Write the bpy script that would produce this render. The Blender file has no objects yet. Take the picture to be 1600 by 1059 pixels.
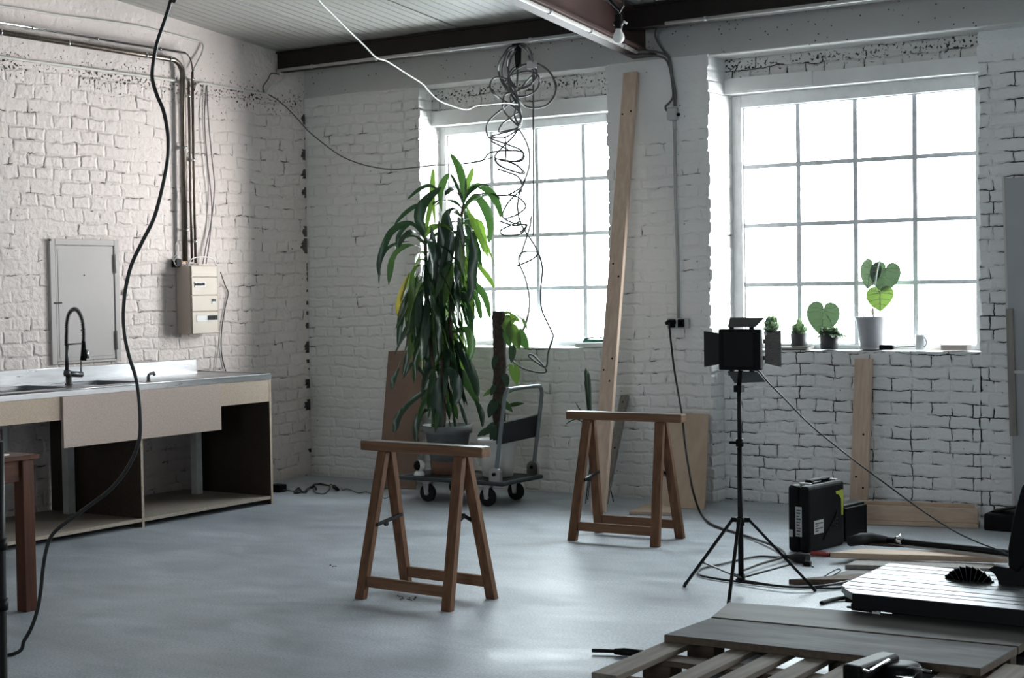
import bpy, math, random
from mathutils import Vector, Matrix
PI = math.pi
SC = bpy.context.scene
COL = SC.collection
V = Vector

# ------------------------------------------------------------------ measuring
# camera solved from the vanishing points of the two brick walls; the corner of
# the room is the origin, x runs along the window wall, y into it, z up (metres)
FOC = 2406.3686
RX = V((0.83487771, 0.55022371, -0.01526668))
RY = V((0.00446031, -0.03449733, -0.99939484))
RZ = V((-0.55041740, 0.83430438, -0.03125522))
CAM = V((8.23808586, -9.50231307, 1.47))

def ray(px, py):
    return RX * ((px - 800) / FOC) + RY * ((py - 529.5) / FOC) + RZ
def dep(px, py, d):
    return CAM + ray(px, py) * d
def fl(px, py, z=0.0):
    r = ray(px, py); return CAM + r * ((z - CAM.z) / r.z)
def onx(px, py, x):
    r = ray(px, py); return CAM + r * ((x - CAM.x) / r.x)
def ony(px, py, y):
    r = ray(px, py); return CAM + r * ((y - CAM.y) / r.y)
def fwd(p):
    return (V(p) - CAM).dot(RZ)

# ------------------------------------------------------------------ materials
MATS = {}
def _new(name):
    m = bpy.data.materials.new(name); m.use_nodes = True
    nt = m.node_tree; b = nt.nodes['Principled BSDF']
    return m, nt, b
def N(nt, t, **kw):
    n = nt.nodes.new(t)
    for k, v in kw.items():
        setattr(n, k, v)
    return n
def mat(name, c, rough=0.6, metal=0.0, c2=None, ns=8.0, bump=0.0, bs=60.0, stretch=None, spec=0.5, detail=4.0, rr=0.0, coat=0.0, trans=0.0):
    if name in MATS: return MATS[name]
    m, nt, b = _new(name)
    b.inputs['Base Color'].default_value = (*c, 1)
    b.inputs['Roughness'].default_value = rough
    b.inputs['Metallic'].default_value = metal
    b.inputs['Specular IOR Level'].default_value = spec
    b.inputs['Coat Weight'].default_value = coat
    L = nt.links.new
    tc = N(nt, 'ShaderNodeTexCoord'); mp = N(nt, 'ShaderNodeMapping')
    L(tc.outputs['Object'], mp.inputs['Vector'])
    if stretch: mp.inputs['Scale'].default_value = stretch
    if c2 is not None:
        n = N(nt, 'ShaderNodeTexNoise'); n.inputs['Scale'].default_value = ns; n.inputs['Detail'].default_value = detail
        L(mp.outputs['Vector'], n.inputs['Vector'])
        r = N(nt, 'ShaderNodeValToRGB')
        r.color_ramp.elements[0].position = 0.35; r.color_ramp.elements[1].position = 0.65
        r.color_ramp.elements[0].color = (*c, 1); r.color_ramp.elements[1].color = (*c2, 1)
        L(n.outputs['Fac'], r.inputs['Fac']); L(r.outputs['Color'], b.inputs['Base Color'])
        if rr:
            ma = N(nt, 'ShaderNodeMath', operation='MULTIPLY_ADD'); ma.inputs[1].default_value = rr; ma.inputs[2].default_value = rough - rr / 2
            L(n.outputs['Fac'], ma.inputs[0]); L(ma.outputs[0], b.inputs['Roughness'])
    if bump:
        n2 = N(nt, 'ShaderNodeTexNoise'); n2.inputs['Scale'].default_value = bs; n2.inputs['Detail'].default_value = 5
        L(mp.outputs['Vector'], n2.inputs['Vector'])
        bp = N(nt, 'ShaderNodeBump'); bp.inputs['Strength'].default_value = bump; bp.inputs['Distance'].default_value = 0.004
        L(n2.outputs['Fac'], bp.inputs['Height']); L(bp.outputs['Normal'], b.inputs['Normal'])
    if trans:
        tr = N(nt, 'ShaderNodeBsdfTranslucent'); mx = N(nt, 'ShaderNodeMixShader'); mx.inputs[0].default_value = trans
        out = nt.nodes['Material Output']
        tr.inputs['Color'].default_value = (min(1, c[0] * 2.6), min(1, c[1] * 2.4), c[2] * 1.2, 1)
        L(b.outputs[0], mx.inputs[1]); L(tr.outputs[0], mx.inputs[2]); L(mx.outputs[0], out.inputs['Surface'])
    MATS[name] = m
    return m

def wood(name, c, c2, axis='z', rough=0.55, spec=.18):
    s = {'x': (2.0, 26, 26), 'y': (26, 2.0, 26), 'z': (26, 26, 2.0)}[axis]
    return mat(name, c, rough, c2=c2, ns=1.6, stretch=s, bump=0.25, bs=3.0, detail=6, spec=spec)

def brick_mat(name='painted_brick', row=0.079, z_plain=3.02, crack=0.5, col=(0.74, 0.73, 0.71), seed=0.0, fade=0.05, bumpd=0.012, joint=.6, face=.6, lump=.8, cs=5.5, vmin=.12, wb=1.0, flake=None, sq=(.255, .52, 2)):
    m, nt, b = _new(name); L = nt.links.new
    g = N(nt, 'ShaderNodeNewGeometry'); sx = N(nt, 'ShaderNodeSeparateXYZ')
    L(g.outputs['Position'], sx.inputs[0])
    u = N(nt, 'ShaderNodeMath', operation='ADD'); L(sx.outputs['X'], u.inputs[0]); L(sx.outputs['Y'], u.inputs[1])
    cx = N(nt, 'ShaderNodeCombineXYZ'); L(u.outputs[0], cx.inputs['X']); L(sx.outputs['Z'], cx.inputs['Y']); cx.inputs['Z'].default_value = seed
    # hand-laid unevenness
    def noise(scale, detail=2.0, vec=None):
        n = N(nt, 'ShaderNodeTexNoise'); n.inputs['Scale'].default_value = scale; n.inputs['Detail'].default_value = detail
        L(vec or cx.outputs[0], n.inputs['Vector']); return n
    def wob(vec, scale, amt):
        n1 = noise(scale, 2.0, vec)
        sub = N(nt, 'ShaderNodeVectorMath', operation='SUBTRACT'); L(n1.outputs['Color'], sub.inputs[0]); sub.inputs[1].default_value = (0.5, 0.5, 0.5)
        sc = N(nt, 'ShaderNodeVectorMath', operation='SCALE'); L(sub.outputs[0], sc.inputs[0]); sc.inputs['Scale'].default_value = amt
        ad = N(nt, 'ShaderNodeVectorMath', operation='ADD'); L(vec, ad.inputs[0]); L(sc.outputs[0], ad.inputs[1])
        return ad.outputs[0]
    v1 = wob(cx.outputs[0], 2.2, 0.07 * wb); v2 = wob(v1, 11.0, 0.034 * wb); v2 = wob(v2, 50.0, 0.010)
    br = N(nt, 'ShaderNodeTexBrick'); br.offset = 0.5; br.squash = sq[1]; br.squash_frequency = sq[2]
    br.inputs['Scale'].default_value = 1.0; br.inputs['Mortar Size'].default_value = 0.0065; br.inputs['Mortar Smooth'].default_value = 0.9
    br.inputs['Brick Width'].default_value = sq[0]; br.inputs['Row Height'].default_value = row; br.inputs['Bias'].default_value = 0.0
    br.inputs['Color1'].default_value = (0.0, 0.0, 0.0, 1); br.inputs['Color2'].default_value = (1, 1, 1, 1)
    L(v2, br.inputs['Vector'])
    # wide soft joint for the relief
    br2 = N(nt, 'ShaderNodeTexBrick'); br2.offset = 0.5; br2.squash = sq[1]; br2.squash_frequency = sq[2]
    br2.inputs['Scale'].default_value = 1.0; br2.inputs['Mortar Size'].default_value = 0.017; br2.inputs['Mortar Smooth'].default_value = 1.0
    br2.inputs['Brick Width'].default_value = sq[0]; br2.inputs['Row Height'].default_value = row
    br2.inputs['Color1'].default_value = (0.0, 0.0, 0.0, 1); br2.inputs['Color2'].default_value = (1, 1, 1, 1)
    L(v2, br2.inputs['Vector'])
    # how much brick shows (thick paint hides it in places, plain render above)
    mr = N(nt, 'ShaderNodeMapRange'); mr.inputs['From Min'].default_value = z_plain - fade; mr.inputs['From Max'].default_value = z_plain + fade
    mr.inputs['To Min'].default_value = 1; mr.inputs['To Max'].default_value = 0
    L(sx.outputs['Z'], mr.inputs['Value'])
    pn = noise(1.3, 3.0); pr = N(nt, 'ShaderNodeMapRange'); pr.inputs['From Min'].default_value = 0.3; pr.inputs['From Max'].default_value = 0.62
    pr.inputs['To Min'].default_value = vmin; L(pn.outputs['Fac'], pr.inputs['Value'])
    vis = N(nt, 'ShaderNodeMath', operation='MULTIPLY'); L(mr.outputs[0], vis.inputs[0]); L(pr.outputs[0], vis.inputs[1])
    jn = N(nt, 'ShaderNodeMath', operation='MULTIPLY'); L(br2.outputs['Fac'], jn.inputs[0]); L(vis.outputs[0], jn.inputs[1])
    lum = noise(22.0, 5.0); fine = noise(140.0, 3.0)
    # brick faces stand at slightly different depths
    bw = N(nt, 'ShaderNodeRGBToBW'); L(br2.outputs['Color'], bw.inputs[0])
    bf = N(nt, 'ShaderNodeMath', operation='MULTIPLY'); L(bw.outputs[0], bf.inputs[0]); L(mr.outputs[0], bf.inputs[1])
    h1 = N(nt, 'ShaderNodeMath', operation='MULTIPLY_ADD'); L(jn.outputs[0], h1.inputs[0]); h1.inputs[1].default_value = -joint
    lm = N(nt, 'ShaderNodeMath', operation='MULTIPLY'); L(lum.outputs['Fac'], lm.inputs[0]); lm.inputs[1].default_value = lump
    L(lm.outputs[0], h1.inputs[2])
    h2 = N(nt, 'ShaderNodeMath', operation='MULTIPLY_ADD'); L(fine.outputs['Fac'], h2.inputs[0]); h2.inputs[1].default_value = 0.10; L(h1.outputs[0], h2.inputs[2])
    h3 = N(nt, 'ShaderNodeMath', operation='MULTIPLY_ADD'); L(bf.outputs[0], h3.inputs[0]); h3.inputs[1].default_value = face; L(h2.outputs[0], h3.inputs[2])
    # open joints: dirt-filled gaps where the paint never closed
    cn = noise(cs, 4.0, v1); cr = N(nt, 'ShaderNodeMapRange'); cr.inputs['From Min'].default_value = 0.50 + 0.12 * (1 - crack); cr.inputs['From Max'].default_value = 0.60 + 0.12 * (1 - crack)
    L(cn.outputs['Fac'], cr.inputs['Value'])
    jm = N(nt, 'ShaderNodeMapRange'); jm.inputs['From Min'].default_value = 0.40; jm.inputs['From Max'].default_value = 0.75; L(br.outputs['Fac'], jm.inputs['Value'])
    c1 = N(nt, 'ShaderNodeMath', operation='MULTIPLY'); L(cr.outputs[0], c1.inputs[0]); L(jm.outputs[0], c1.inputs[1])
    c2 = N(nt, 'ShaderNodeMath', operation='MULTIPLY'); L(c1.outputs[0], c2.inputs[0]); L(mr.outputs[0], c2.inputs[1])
    # small pits everywhere
    vo = N(nt, 'ShaderNodeTexVoronoi'); vo.inputs['Scale'].default_value = 17.0; L(v2, vo.inputs['Vector'])
    vr = N(nt, 'ShaderNodeMapRange'); vr.inputs['From Min'].default_value = 0.10; vr.inputs['From Max'].default_value = 0.04; L(vo.outputs['Distance'], vr.inputs['Value'])
    vn = noise(9.0, 2.0); vg = N(nt, 'ShaderNodeMath', operation='GREATER_THAN'); L(vn.outputs['Fac'], vg.inputs[0]); vg.inputs[1].default_value = 0.60
    pit = N(nt, 'ShaderNodeMath', operation='MULTIPLY'); L(vr.outputs[0], pit.inputs[0]); L(vg.outputs[0], pit.inputs[1])
    dk = N(nt, 'ShaderNodeMath', operation='MAXIMUM'); L(c2.outputs[0], dk.inputs[0]); L(pit.outputs[0], dk.inputs[1])
    if flake:           # paint flaked off in small specks along a band
        fz0 = N(nt, 'ShaderNodeMapRange'); fz0.inputs['From Min'].default_value = flake[1]; fz0.inputs['From Max'].default_value = 0.0
        df = N(nt, 'ShaderNodeMath', operation='SUBTRACT'); L(sx.outputs['Z'], df.inputs[0]); df.inputs[1].default_value = flake[0]
        ab = N(nt, 'ShaderNodeMath', operation='ABSOLUTE'); L(df.outputs[0], ab.inputs[0]); L(ab.outputs[0], fz0.inputs['Value'])
        fa = noise(3.0, 2.0); fb = noise(48.0, 5.0)
        f1 = N(nt, 'ShaderNodeMath', operation='MULTIPLY_ADD'); L(fz0.outputs[0], f1.inputs[0]); f1.inputs[1].default_value = .17; L(fb.outputs['Fac'], f1.inputs[2])
        f2 = N(nt, 'ShaderNodeMath', operation='MULTIPLY_ADD'); L(fa.outputs['Fac'], f2.inputs[0]); f2.inputs[1].default_value = .25; L(f1.outputs[0], f2.inputs[2])
        f3 = N(nt, 'ShaderNodeMapRange'); f3.inputs['From Min'].default_value = .86; f3.inputs['From Max'].default_value = .90; L(f2.outputs[0], f3.inputs['Value'])
        d2 = N(nt, 'ShaderNodeMath', operation='MAXIMUM'); L(dk.outputs[0], d2.inputs[0]); L(f3.outputs[0], d2.inputs[1]); dk = d2
    # grime: broad blotches plus splash dirt along the floor
    gn = noise(0.9, 5.0); gr = N(nt, 'ShaderNodeMapRange'); gr.inputs['From Min'].default_value = 0.35; gr.inputs['From Max'].default_value = 0.75; gr.inputs['To Max'].default_value = 0.5
    L(gn.outputs['Fac'], gr.inputs['Value'])
    fz = N(nt, 'ShaderNodeMapRange'); fz.inputs['From Min'].default_value = 0.10; fz.inputs['From Max'].default_value = 0.0; fz.inputs['To Max'].default_value = 0.7
    L(sx.outputs['Z'], fz.inputs['Value'])
    gm = N(nt, 'ShaderNodeMath', operation='MAXIMUM'); L(gr.outputs[0], gm.inputs[0]); L(fz.outputs[0], gm.inputs[1])
    mA = N(nt, 'ShaderNodeMix', data_type='RGBA'); mA.inputs[6].default_value = (*col, 1); mA.inputs[7].default_value = (col[0] * .8, col[1] * .79, col[2] * .77, 1)
    L(gm.outputs[0], mA.inputs[0])
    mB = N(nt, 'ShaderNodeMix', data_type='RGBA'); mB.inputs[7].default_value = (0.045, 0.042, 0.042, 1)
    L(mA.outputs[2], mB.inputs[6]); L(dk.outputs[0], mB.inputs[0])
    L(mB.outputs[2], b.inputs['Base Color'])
    h4 = N(nt, 'ShaderNodeMath', operation='MULTIPLY_ADD'); L(dk.outputs[0], h4.inputs[0]); h4.inputs[1].default_value = -1.2; L(h3.outputs[0], h4.inputs[2])
    bp = N(nt, 'ShaderNodeBump'); bp.inputs['Strength'].default_value = 0.85; bp.inputs['Distance'].default_value = bumpd
    L(h4.outputs[0], bp.inputs['Height']); L(bp.outputs['Normal'], b.inputs['Normal'])
    b.inputs['Roughness'].default_value = 0.62; b.inputs['Specular IOR Level'].default_value = 0.3
    MATS[name] = m
    return m

def floor_mat():
    m, nt, b = _new('concrete_floor'); L = nt.links.new
    tc = N(nt, 'ShaderNodeTexCoord')
    def noise(scale, detail=5.0, st=None, dist=0.0):
        n = N(nt, 'ShaderNodeTexNoise'); n.inputs['Scale'].default_value = scale; n.inputs['Detail'].default_value = detail
        n.inputs['Distortion'].default_value = dist
        if st:
            mp = N(nt, 'ShaderNodeMapping'); mp.inputs['Scale'].default_value = st; mp.inputs['Rotation'].default_value = (0, 0, 0.3)
            L(tc.outputs['Object'], mp.inputs[0]); L(mp.outputs[0], n.inputs['Vector'])
        else: L(tc.outputs['Object'], n.inputs['Vector'])
        return n
    n1 = noise(0.9, 6, dist=0.6); n2 = noise(1.2, 6, (1.0, 2.2, 1), 0.7); n3 = noise(60, 3); n4 = noise(9, 3)
    r1 = N(nt, 'ShaderNodeValToRGB'); e = r1.color_ramp.elements
    e[0].position = .3; e[1].position = .7; e[0].color = (0.30, 0.335, 0.372, 1); e[1].color = (0.45, 0.492, 0.54, 1)
    mx = N(nt, 'ShaderNodeMath', operation='ADD'); L(n1.outputs['Fac'], mx.inputs[0]); L(n2.outputs['Fac'], mx.inputs[1])
    hf = N(nt, 'ShaderNodeMath', operation='MULTIPLY'); L(mx.outputs[0], hf.inputs[0]); hf.inputs[1].default_value = 0.5
    L(hf.outputs[0], r1.inputs['Fac'])
    n5 = noise(95, 5); g5 = N(nt, 'ShaderNodeMapRange'); g5.inputs['To Min'].default_value = .74; g5.inputs['To Max'].default_value = 1.26; g5.inputs['From Min'].default_value = .3; g5.inputs['From Max'].default_value = .7; L(n5.outputs['Fac'], g5.inputs['Value'])
    n6 = noise(3.0, 8, (1, 1.8, 1), .8); g6 = N(nt, 'ShaderNodeMapRange'); g6.inputs['To Min'].default_value = .86; g6.inputs['To Max'].default_value = 1.12; g6.inputs['From Min'].default_value = .3; g6.inputs['From Max'].default_value = .7; L(n6.outputs['Fac'], g6.inputs['Value'])
    gg = N(nt, 'ShaderNodeMath', operation='MULTIPLY'); L(g5.outputs[0], gg.inputs[0]); L(g6.outputs[0], gg.inputs[1])
    gv = N(nt, 'ShaderNodeVectorMath', operation='SCALE'); L(r1.outputs['Color'], gv.inputs[0]); L(gg.outputs[0], gv.inputs['Scale'])
    # specks of dirt and paint
    vo = N(nt, 'ShaderNodeTexVoronoi'); vo.inputs['Scale'].default_value = 11; L(tc.outputs['Object'], vo.inputs['Vector'])
    lt = N(nt, 'ShaderNodeMapRange'); lt.inputs['From Min'].default_value = 0.075; lt.inputs['From Max'].default_value = 0.03; L(vo.outputs['Distance'], lt.inputs['Value'])
    gt = N(nt, 'ShaderNodeMath', operation='GREATER_THAN'); L(n4.outputs['Fac'], gt.inputs[0]); gt.inputs[1].default_value = 0.58
    sp = N(nt, 'ShaderNodeMath', operation='MULTIPLY'); L(lt.outputs[0], sp.inputs[0]); L(gt.outputs[0], sp.inputs[1])
    mB = N(nt, 'ShaderNodeMix', data_type='RGBA'); mB.inputs[7].default_value = (0.12, 0.12, 0.12, 1); L(sp.outputs[0], mB.inputs[0]); L(gv.outputs[0], mB.inputs[6])
    L(mB.outputs[2], b.inputs['Base Color'])
    rr = N(nt, 'ShaderNodeMapRange'); rr.inputs['From Min'].default_value = .35; rr.inputs['From Max'].default_value = .65; rr.inputs['To Min'].default_value = 0.36; rr.inputs['To Max'].default_value = 0.56
    L(n2.outputs['Fac'], rr.inputs['Value']); L(rr.outputs[0], b.inputs['Roughness'])
    ad = N(nt, 'ShaderNodeMath', operation='MULTIPLY_ADD'); L(n3.outputs['Fac'], ad.inputs[0]); ad.inputs[1].default_value = 0.25; L(n2.outputs['Fac'], ad.inputs[2])
    bp = N(nt, 'ShaderNodeBump'); bp.inputs['Strength'].default_value = 0.25; bp.inputs['Distance'].default_value = 0.0025
    L(ad.outputs[0], bp.inputs['Height']); L(bp.outputs[0], b.inputs['Normal'])
    b.inputs['Specular IOR Level'].default_value = 0.5
    return m

def concrete_mat(name, col, pores=0.46):
    m, nt, b = _new(name); L = nt.links.new
    tc = N(nt, 'ShaderNodeTexCoord')
    def noise(scale, detail=4.0):
        n = N(nt, 'ShaderNodeTexNoise'); n.inputs['Scale'].default_value = scale; n.inputs['Detail'].default_value = detail
        L(tc.outputs['Object'], n.inputs['Vector']); return n
    vo = N(nt, 'ShaderNodeTexVoronoi'); vo.inputs['Scale'].default_value = 24; L(tc.outputs['Object'], vo.inputs['Vector'])
    vr = N(nt, 'ShaderNodeMapRange'); vr.inputs['From Min'].default_value = 0.17; vr.inputs['From Max'].default_value = 0.08; L(vo.outputs['Distance'], vr.inputs['Value'])
    g = N(nt, 'ShaderNodeMath', operation='GREATER_THAN'); L(noise(6, 2).outputs['Fac'], g.inputs[0]); g.inputs[1].default_value = pores
    pt = N(nt, 'ShaderNodeMath', operation='MULTIPLY'); L(vr.outputs[0], pt.inputs[0]); L(g.outputs[0], pt.inputs[1])
    nb = noise(2.2, 5)
    mA = N(nt, 'ShaderNodeMix', data_type='RGBA'); mA.inputs[6].default_value = (*col, 1); mA.inputs[7].default_value = (*[c * .82 for c in col], 1); L(nb.outputs['Fac'], mA.inputs[0])
    mB = N(nt, 'ShaderNodeMix', data_type='RGBA'); mB.inputs[7].default_value = (0.06, 0.06, 0.06, 1); L(mA.outputs[2], mB.inputs[6]); L(pt.outputs[0], mB.inputs[0])
    L(mB.outputs[2], b.inputs['Base Color'])
    h = N(nt, 'ShaderNodeMath', operation='SUBTRACT'); L(noise(30, 4).outputs['Fac'], h.inputs[0]); L(pt.outputs[0], h.inputs[1])
    bp = N(nt, 'ShaderNodeBump'); bp.inputs['Strength'].default_value = .5; bp.inputs['Distance'].default_value = .006
    L(h.outputs[0], bp.inputs['Height']); L(bp.outputs[0], b.inputs['Normal'])
    b.inputs['Roughness'].default_value = .7; b.inputs['Specular IOR Level'].default_value = .3
    MATS[name] = m
    return m

def ceiling_mat():
    m, nt, b = _new('ceiling_sheet'); L = nt.links.new
    tc = N(nt, 'ShaderNodeTexCoord')
    wv = N(nt, 'ShaderNodeTexWave', wave_type='BANDS', bands_direction='X', wave_profile='SAW'); wv.inputs['Scale'].default_value = 3.9; wv.inputs['Distortion'].default_value = 0.0
    L(tc.outputs['Object'], wv.inputs['Vector'])
    rp = N(nt, 'ShaderNodeMapRange'); rp.inputs['From Min'].default_value = .86; rp.inputs['From Max'].default_value = .97; L(wv.outputs['Fac'], rp.inputs['Value'])
    bp = N(nt, 'ShaderNodeBump'); bp.inputs['Strength'].default_value = .9; bp.inputs['Distance'].default_value = .010
    L(rp.outputs[0], bp.inputs['Height']); L(bp.outputs[0], b.inputs['Normal'])
    b.inputs['Base Color'].default_value = (.40, .395, .375, 1); b.inputs['Roughness'].default_value = .45
    return m

def glass_mat():
    m = bpy.data.materials.new('window_glass'); m.use_nodes = True
    nt = m.node_tree; L = nt.links.new; nt.nodes.clear()
    o = N(nt, 'ShaderNodeOutputMaterial'); t = N(nt, 'ShaderNodeBsdfTransparent'); gl = N(nt, 'ShaderNodeBsdfGlossy')
    gl.inputs['Roughness'].default_value = .02; t.inputs['Color'].default_value = (.94, .97, .97, 1)
    fr = N(nt, 'ShaderNodeLayerWeight'); fr.inputs['Blend'].default_value = .12
    mx = N(nt, 'ShaderNodeMixShader'); L(fr.outputs['Fresnel'], mx.inputs[0]); L(t.outputs[0], mx.inputs[1]); L(gl.outputs[0], mx.inputs[2]); L(mx.outputs[0], o.inputs['Surface'])
    return m

# ------------------------------------------------------------------ mesh builder
ORG = {}
class MB:
    def __init__(s):
        s.v = []; s.f = []; s.sm = []; s.mi = []
    def add(s, vs, fs, smooth=False, mi=0):
        b = len(s.v); s.v += [V(p) for p in vs]
        for q in fs:
            s.f.append(tuple(b + i for i in q)); s.sm.append(smooth); s.mi.append(mi)
        return s
    def hexa(s, p, mi=0):          # 8 corners: bottom 4 ccw, top 4 ccw
        return s.add(p, [(3, 2, 1, 0), (4, 5, 6, 7), (0, 1, 5, 4), (1, 2, 6, 5), (2, 3, 7, 6), (3, 0, 4, 7)], False, mi)
    def box(s, lo, hi, mi=0):
        a, b = lo, hi
        return s.hexa([(a[0], a[1], a[2]), (b[0], a[1], a[2]), (b[0], b[1], a[2]), (a[0], b[1], a[2]),
                       (a[0], a[1], b[2]), (b[0], a[1], b[2]), (b[0], b[1], b[2]), (a[0], b[1], b[2])], mi)
    def bar(s, p0, p1, w, h, side=None, mi=0):     # beam from p0 to p1, w along `side`, h across
        p0, p1 = V(p0), V(p1); t = (p1 - p0).normalized()
        sd = V(side) if side else (t.cross(V((0, 0, 1))) if abs(t.z) < .95 else V((1, 0, 0)))
        sd = (sd - t * sd.dot(t)).normalized(); n = t.cross(sd)
        A = sd * (w / 2); B = n * (h / 2)
        return s.hexa([p0 - A - B, p0 + A - B, p0 + A + B, p0 - A + B, p1 - A - B, p1 + A - B, p1 + A + B, p1 - A + B], mi)
    def tube(s, pts, r, n=8, closed=False, mi=0, smooth=True):
        pts = [V(p) for p in pts]; k = len(pts)
        rs = r if isinstance(r, (list, tuple)) else [r] * k
        def tan(i):
            if closed: return (pts[(i + 1) % k] - pts[i - 1]).normalized()
            return (pts[min(i + 1, k - 1)] - pts[max(i - 1, 0)]).normalized()
        t = tan(0); a = t.orthogonal().normalized(); vs = []
        for i in range(k):
            t2 = tan(i); q = t.rotation_difference(t2); a = (q @ a); a = (a - t2 * a.dot(t2)).normalized(); t = t2
            c = t.cross(a)
            for j in range(n):
                th = 2 * PI * j / n; vs.append(pts[i] + (a * math.cos(th) + c * math.sin(th)) * rs[i])
        fs = []
        for i in range(k if closed else k - 1):
            i2 = (i + 1) % k
            for j in range(n):
                j2 = (j + 1) % n; fs.append((i * n + j, i * n + j2, i2 * n + j2, i2 * n + j))
        s.add(vs, fs, smooth, mi)
        if not closed:
            b = len(s.v) - k * n
            s.f.append(tuple(b + j for j in reversed(range(n)))); s.sm.append(False); s.mi.append(mi)
            s.f.append(tuple(b + (k - 1) * n + j for j in range(n))); s.sm.append(False); s.mi.append(mi)
        return s
    def lathe(s, prof, c=(0, 0, 0), n=28, M=None, mi=0, smooth=True):
        c = V(c); vs = []; k = len(prof)
        for (r, z) in prof:
            for j in range(n):
                th = 2 * PI * j / n; p = V((r * math.cos(th), r * math.sin(th), z))
                vs.append(c + (M @ p if M else p))
        fs = []
        for i in range(k - 1):
            for j in range(n):
                j2 = (j + 1) % n; fs.append((i * n + j, i * n + j2, (i + 1) * n + j2, (i + 1) * n + j))
        s.add(vs, fs, smooth, mi); b = len(s.v) - k * n
        if prof[0][0] > 1e-6:
            s.f.append(tuple(b + j for j in reversed(range(n)))); s.sm.append(False); s.mi.append(mi)
        if prof[-1][0] > 1e-6:
            s.f.append(tuple(b + (k - 1) * n + j for j in range(n))); s.sm.append(False); s.mi.append(mi)
        return s
    def prism(s, poly, o, ux, uy, th, mi=0):        # polygon in plane (o,ux,uy), extruded both ways by th/2
        o, ux, uy = V(o), V(ux).normalized(), V(uy).normalized(); n = ux.cross(uy); k = len(poly)
        vs = [o + ux * a + uy * b - n * (th / 2) for a, b in poly] + [o + ux * a + uy * b + n * (th / 2) for a, b in poly]
        fs = [tuple(reversed(range(k))), tuple(range(k, 2 * k))]
        for i in range(k):
            j = (i + 1) % k; fs.append((i, j, k + j, k + i))
        return s.add(vs, fs, False, mi)
    def sphere(s, c, r, n=20, m=12, sc=(1, 1, 1), mi=0):
        prof = [(max(1e-4, math.sin(PI * i / m)) * r, -math.cos(PI * i / m) * r) for i in range(m + 1)]
        M = Matrix.Diagonal(V(sc)); return s.lathe(prof, c, n, M, mi)
    def leaf(s, path, w, up=(0, 0, 1), fold=.22, prof=None, mi=0, wav=0.0, ph=0.0):
        path = [V(p) for p in path]; k = len(path); vs = []
        up = V(up)
        for i, p in enumerate(path):
            t = (path[min(i + 1, k - 1)] - path[max(i - 1, 0)]).normalized()
            sd = t.cross(up)
            if sd.length < .15: sd = t.cross(V((.3, 1, .1)))
            sd.normalize(); nn = sd.cross(t)
            u = i / (k - 1)
            ww = w * (prof(u) if prof else max(.04, math.sin(PI * min(1, (.06 + .94 * u) ** .8))) if u < 1 else .02)
            wv = math.sin(u * 14 + ph) * wav * ww
            vs += [p - sd * ww + nn * (fold * ww + wv), p, p + sd * ww + nn * (fold * ww - wv)]
        fs = []
        for i in range(k - 1):
            a = i * 3; fs += [(a, a + 1, a + 4, a + 3), (a + 1, a + 2, a + 5, a + 4)]
        return s.add(vs, fs, True, mi)
    def heart(s, base, tip_dir, normal, L, W, cup=.12, mi=0, vein=None, vr=.0026):
        base, d = V(base), V(tip_dir).normalized(); n = V(normal); n = (n - d * n.dot(d)).normalized(); sd = d.cross(n)
        out = [(-.01, .004), (-.12, .025), (-.21, .09), (-.25, .22), (-.21, .37), (-.07, .49), (.14, .54), (.34, .52), (.55, .43), (.74, .29), (.9, .13), (1, .0)]
        def pt(a, x, sg):
            r2 = (a - .35) ** 2 * 1.0 + (x) ** 2
            return base + d * (a * L) + sd * (sg * x * W) - n * (cup * L * r2) + n * (abs(x) * .10 * W)
        for sg in (1, -1):
            vs = []; rows = 5
            for a, x in out:
                ma = max(0.0, a)
                for q in range(rows):
                    u = q / (rows - 1)
                    vs.append(pt(ma + (a - ma) * u, x * u, sg))
            fs = []
            for i in range(len(out) - 1):
                for q in range(rows - 1):
                    a0 = i * rows + q
                    f4 = (a0, a0 + 1, a0 + rows + 1, a0 + rows)
                    fs.append(f4 if sg > 0 else tuple(reversed(f4)))
            s.add(vs, fs, True, mi)
            if vein is not None:
                for (a, x) in ((-.16, .3), (-.03, .46), (.2, .5), (.5, .42), (.75, .25)):
                    st = max(0, a - .12)
                    s.tube([pt(st + (a - st) * u * u, x * u * .96, sg) for u in (0, .35, .7, 1)], vr * .75, 5, mi=vein)
        if vein is not None:
            s.tube([pt(a, 0, 1) for a in (0, .3, .6, .97)], vr * 1.2, 5, mi=vein)
        return s
    def build(s, name, mats, parent=None, loc=None, bevel=0.0, seg=1):
        me = bpy.data.meshes.new(name)
        o = bpy.data.objects.new(name, me); COL.objects.link(o)
        if parent is not None:
            o.parent = parent; org = ORG[parent.name]
        else:
            if loc is None:
                xs = [p.x for p in s.v]; ys = [p.y for p in s.v]
                loc = V(((min(xs) + max(xs)) / 2, (min(ys) + max(ys)) / 2, min(p.z for p in s.v)))
            o.location = loc; org = V(loc)
        ORG[o.name] = org
        me.from_pydata([tuple(p - org) for p in s.v], [], s.f)
        for m in (mats if isinstance(mats, (list, tuple)) else [mats]): me.materials.append(m)
        for i, p in enumerate(me.polygons):
            p.use_smooth = s.sm[i]; p.material_index = s.mi[i]
        me.update()
        if bevel:
            b = o.modifiers.new('edge', 'BEVEL'); b.width = bevel; b.segments = seg; b.limit_method = 'ANGLE'; b.angle_limit = .6
        return o

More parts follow.
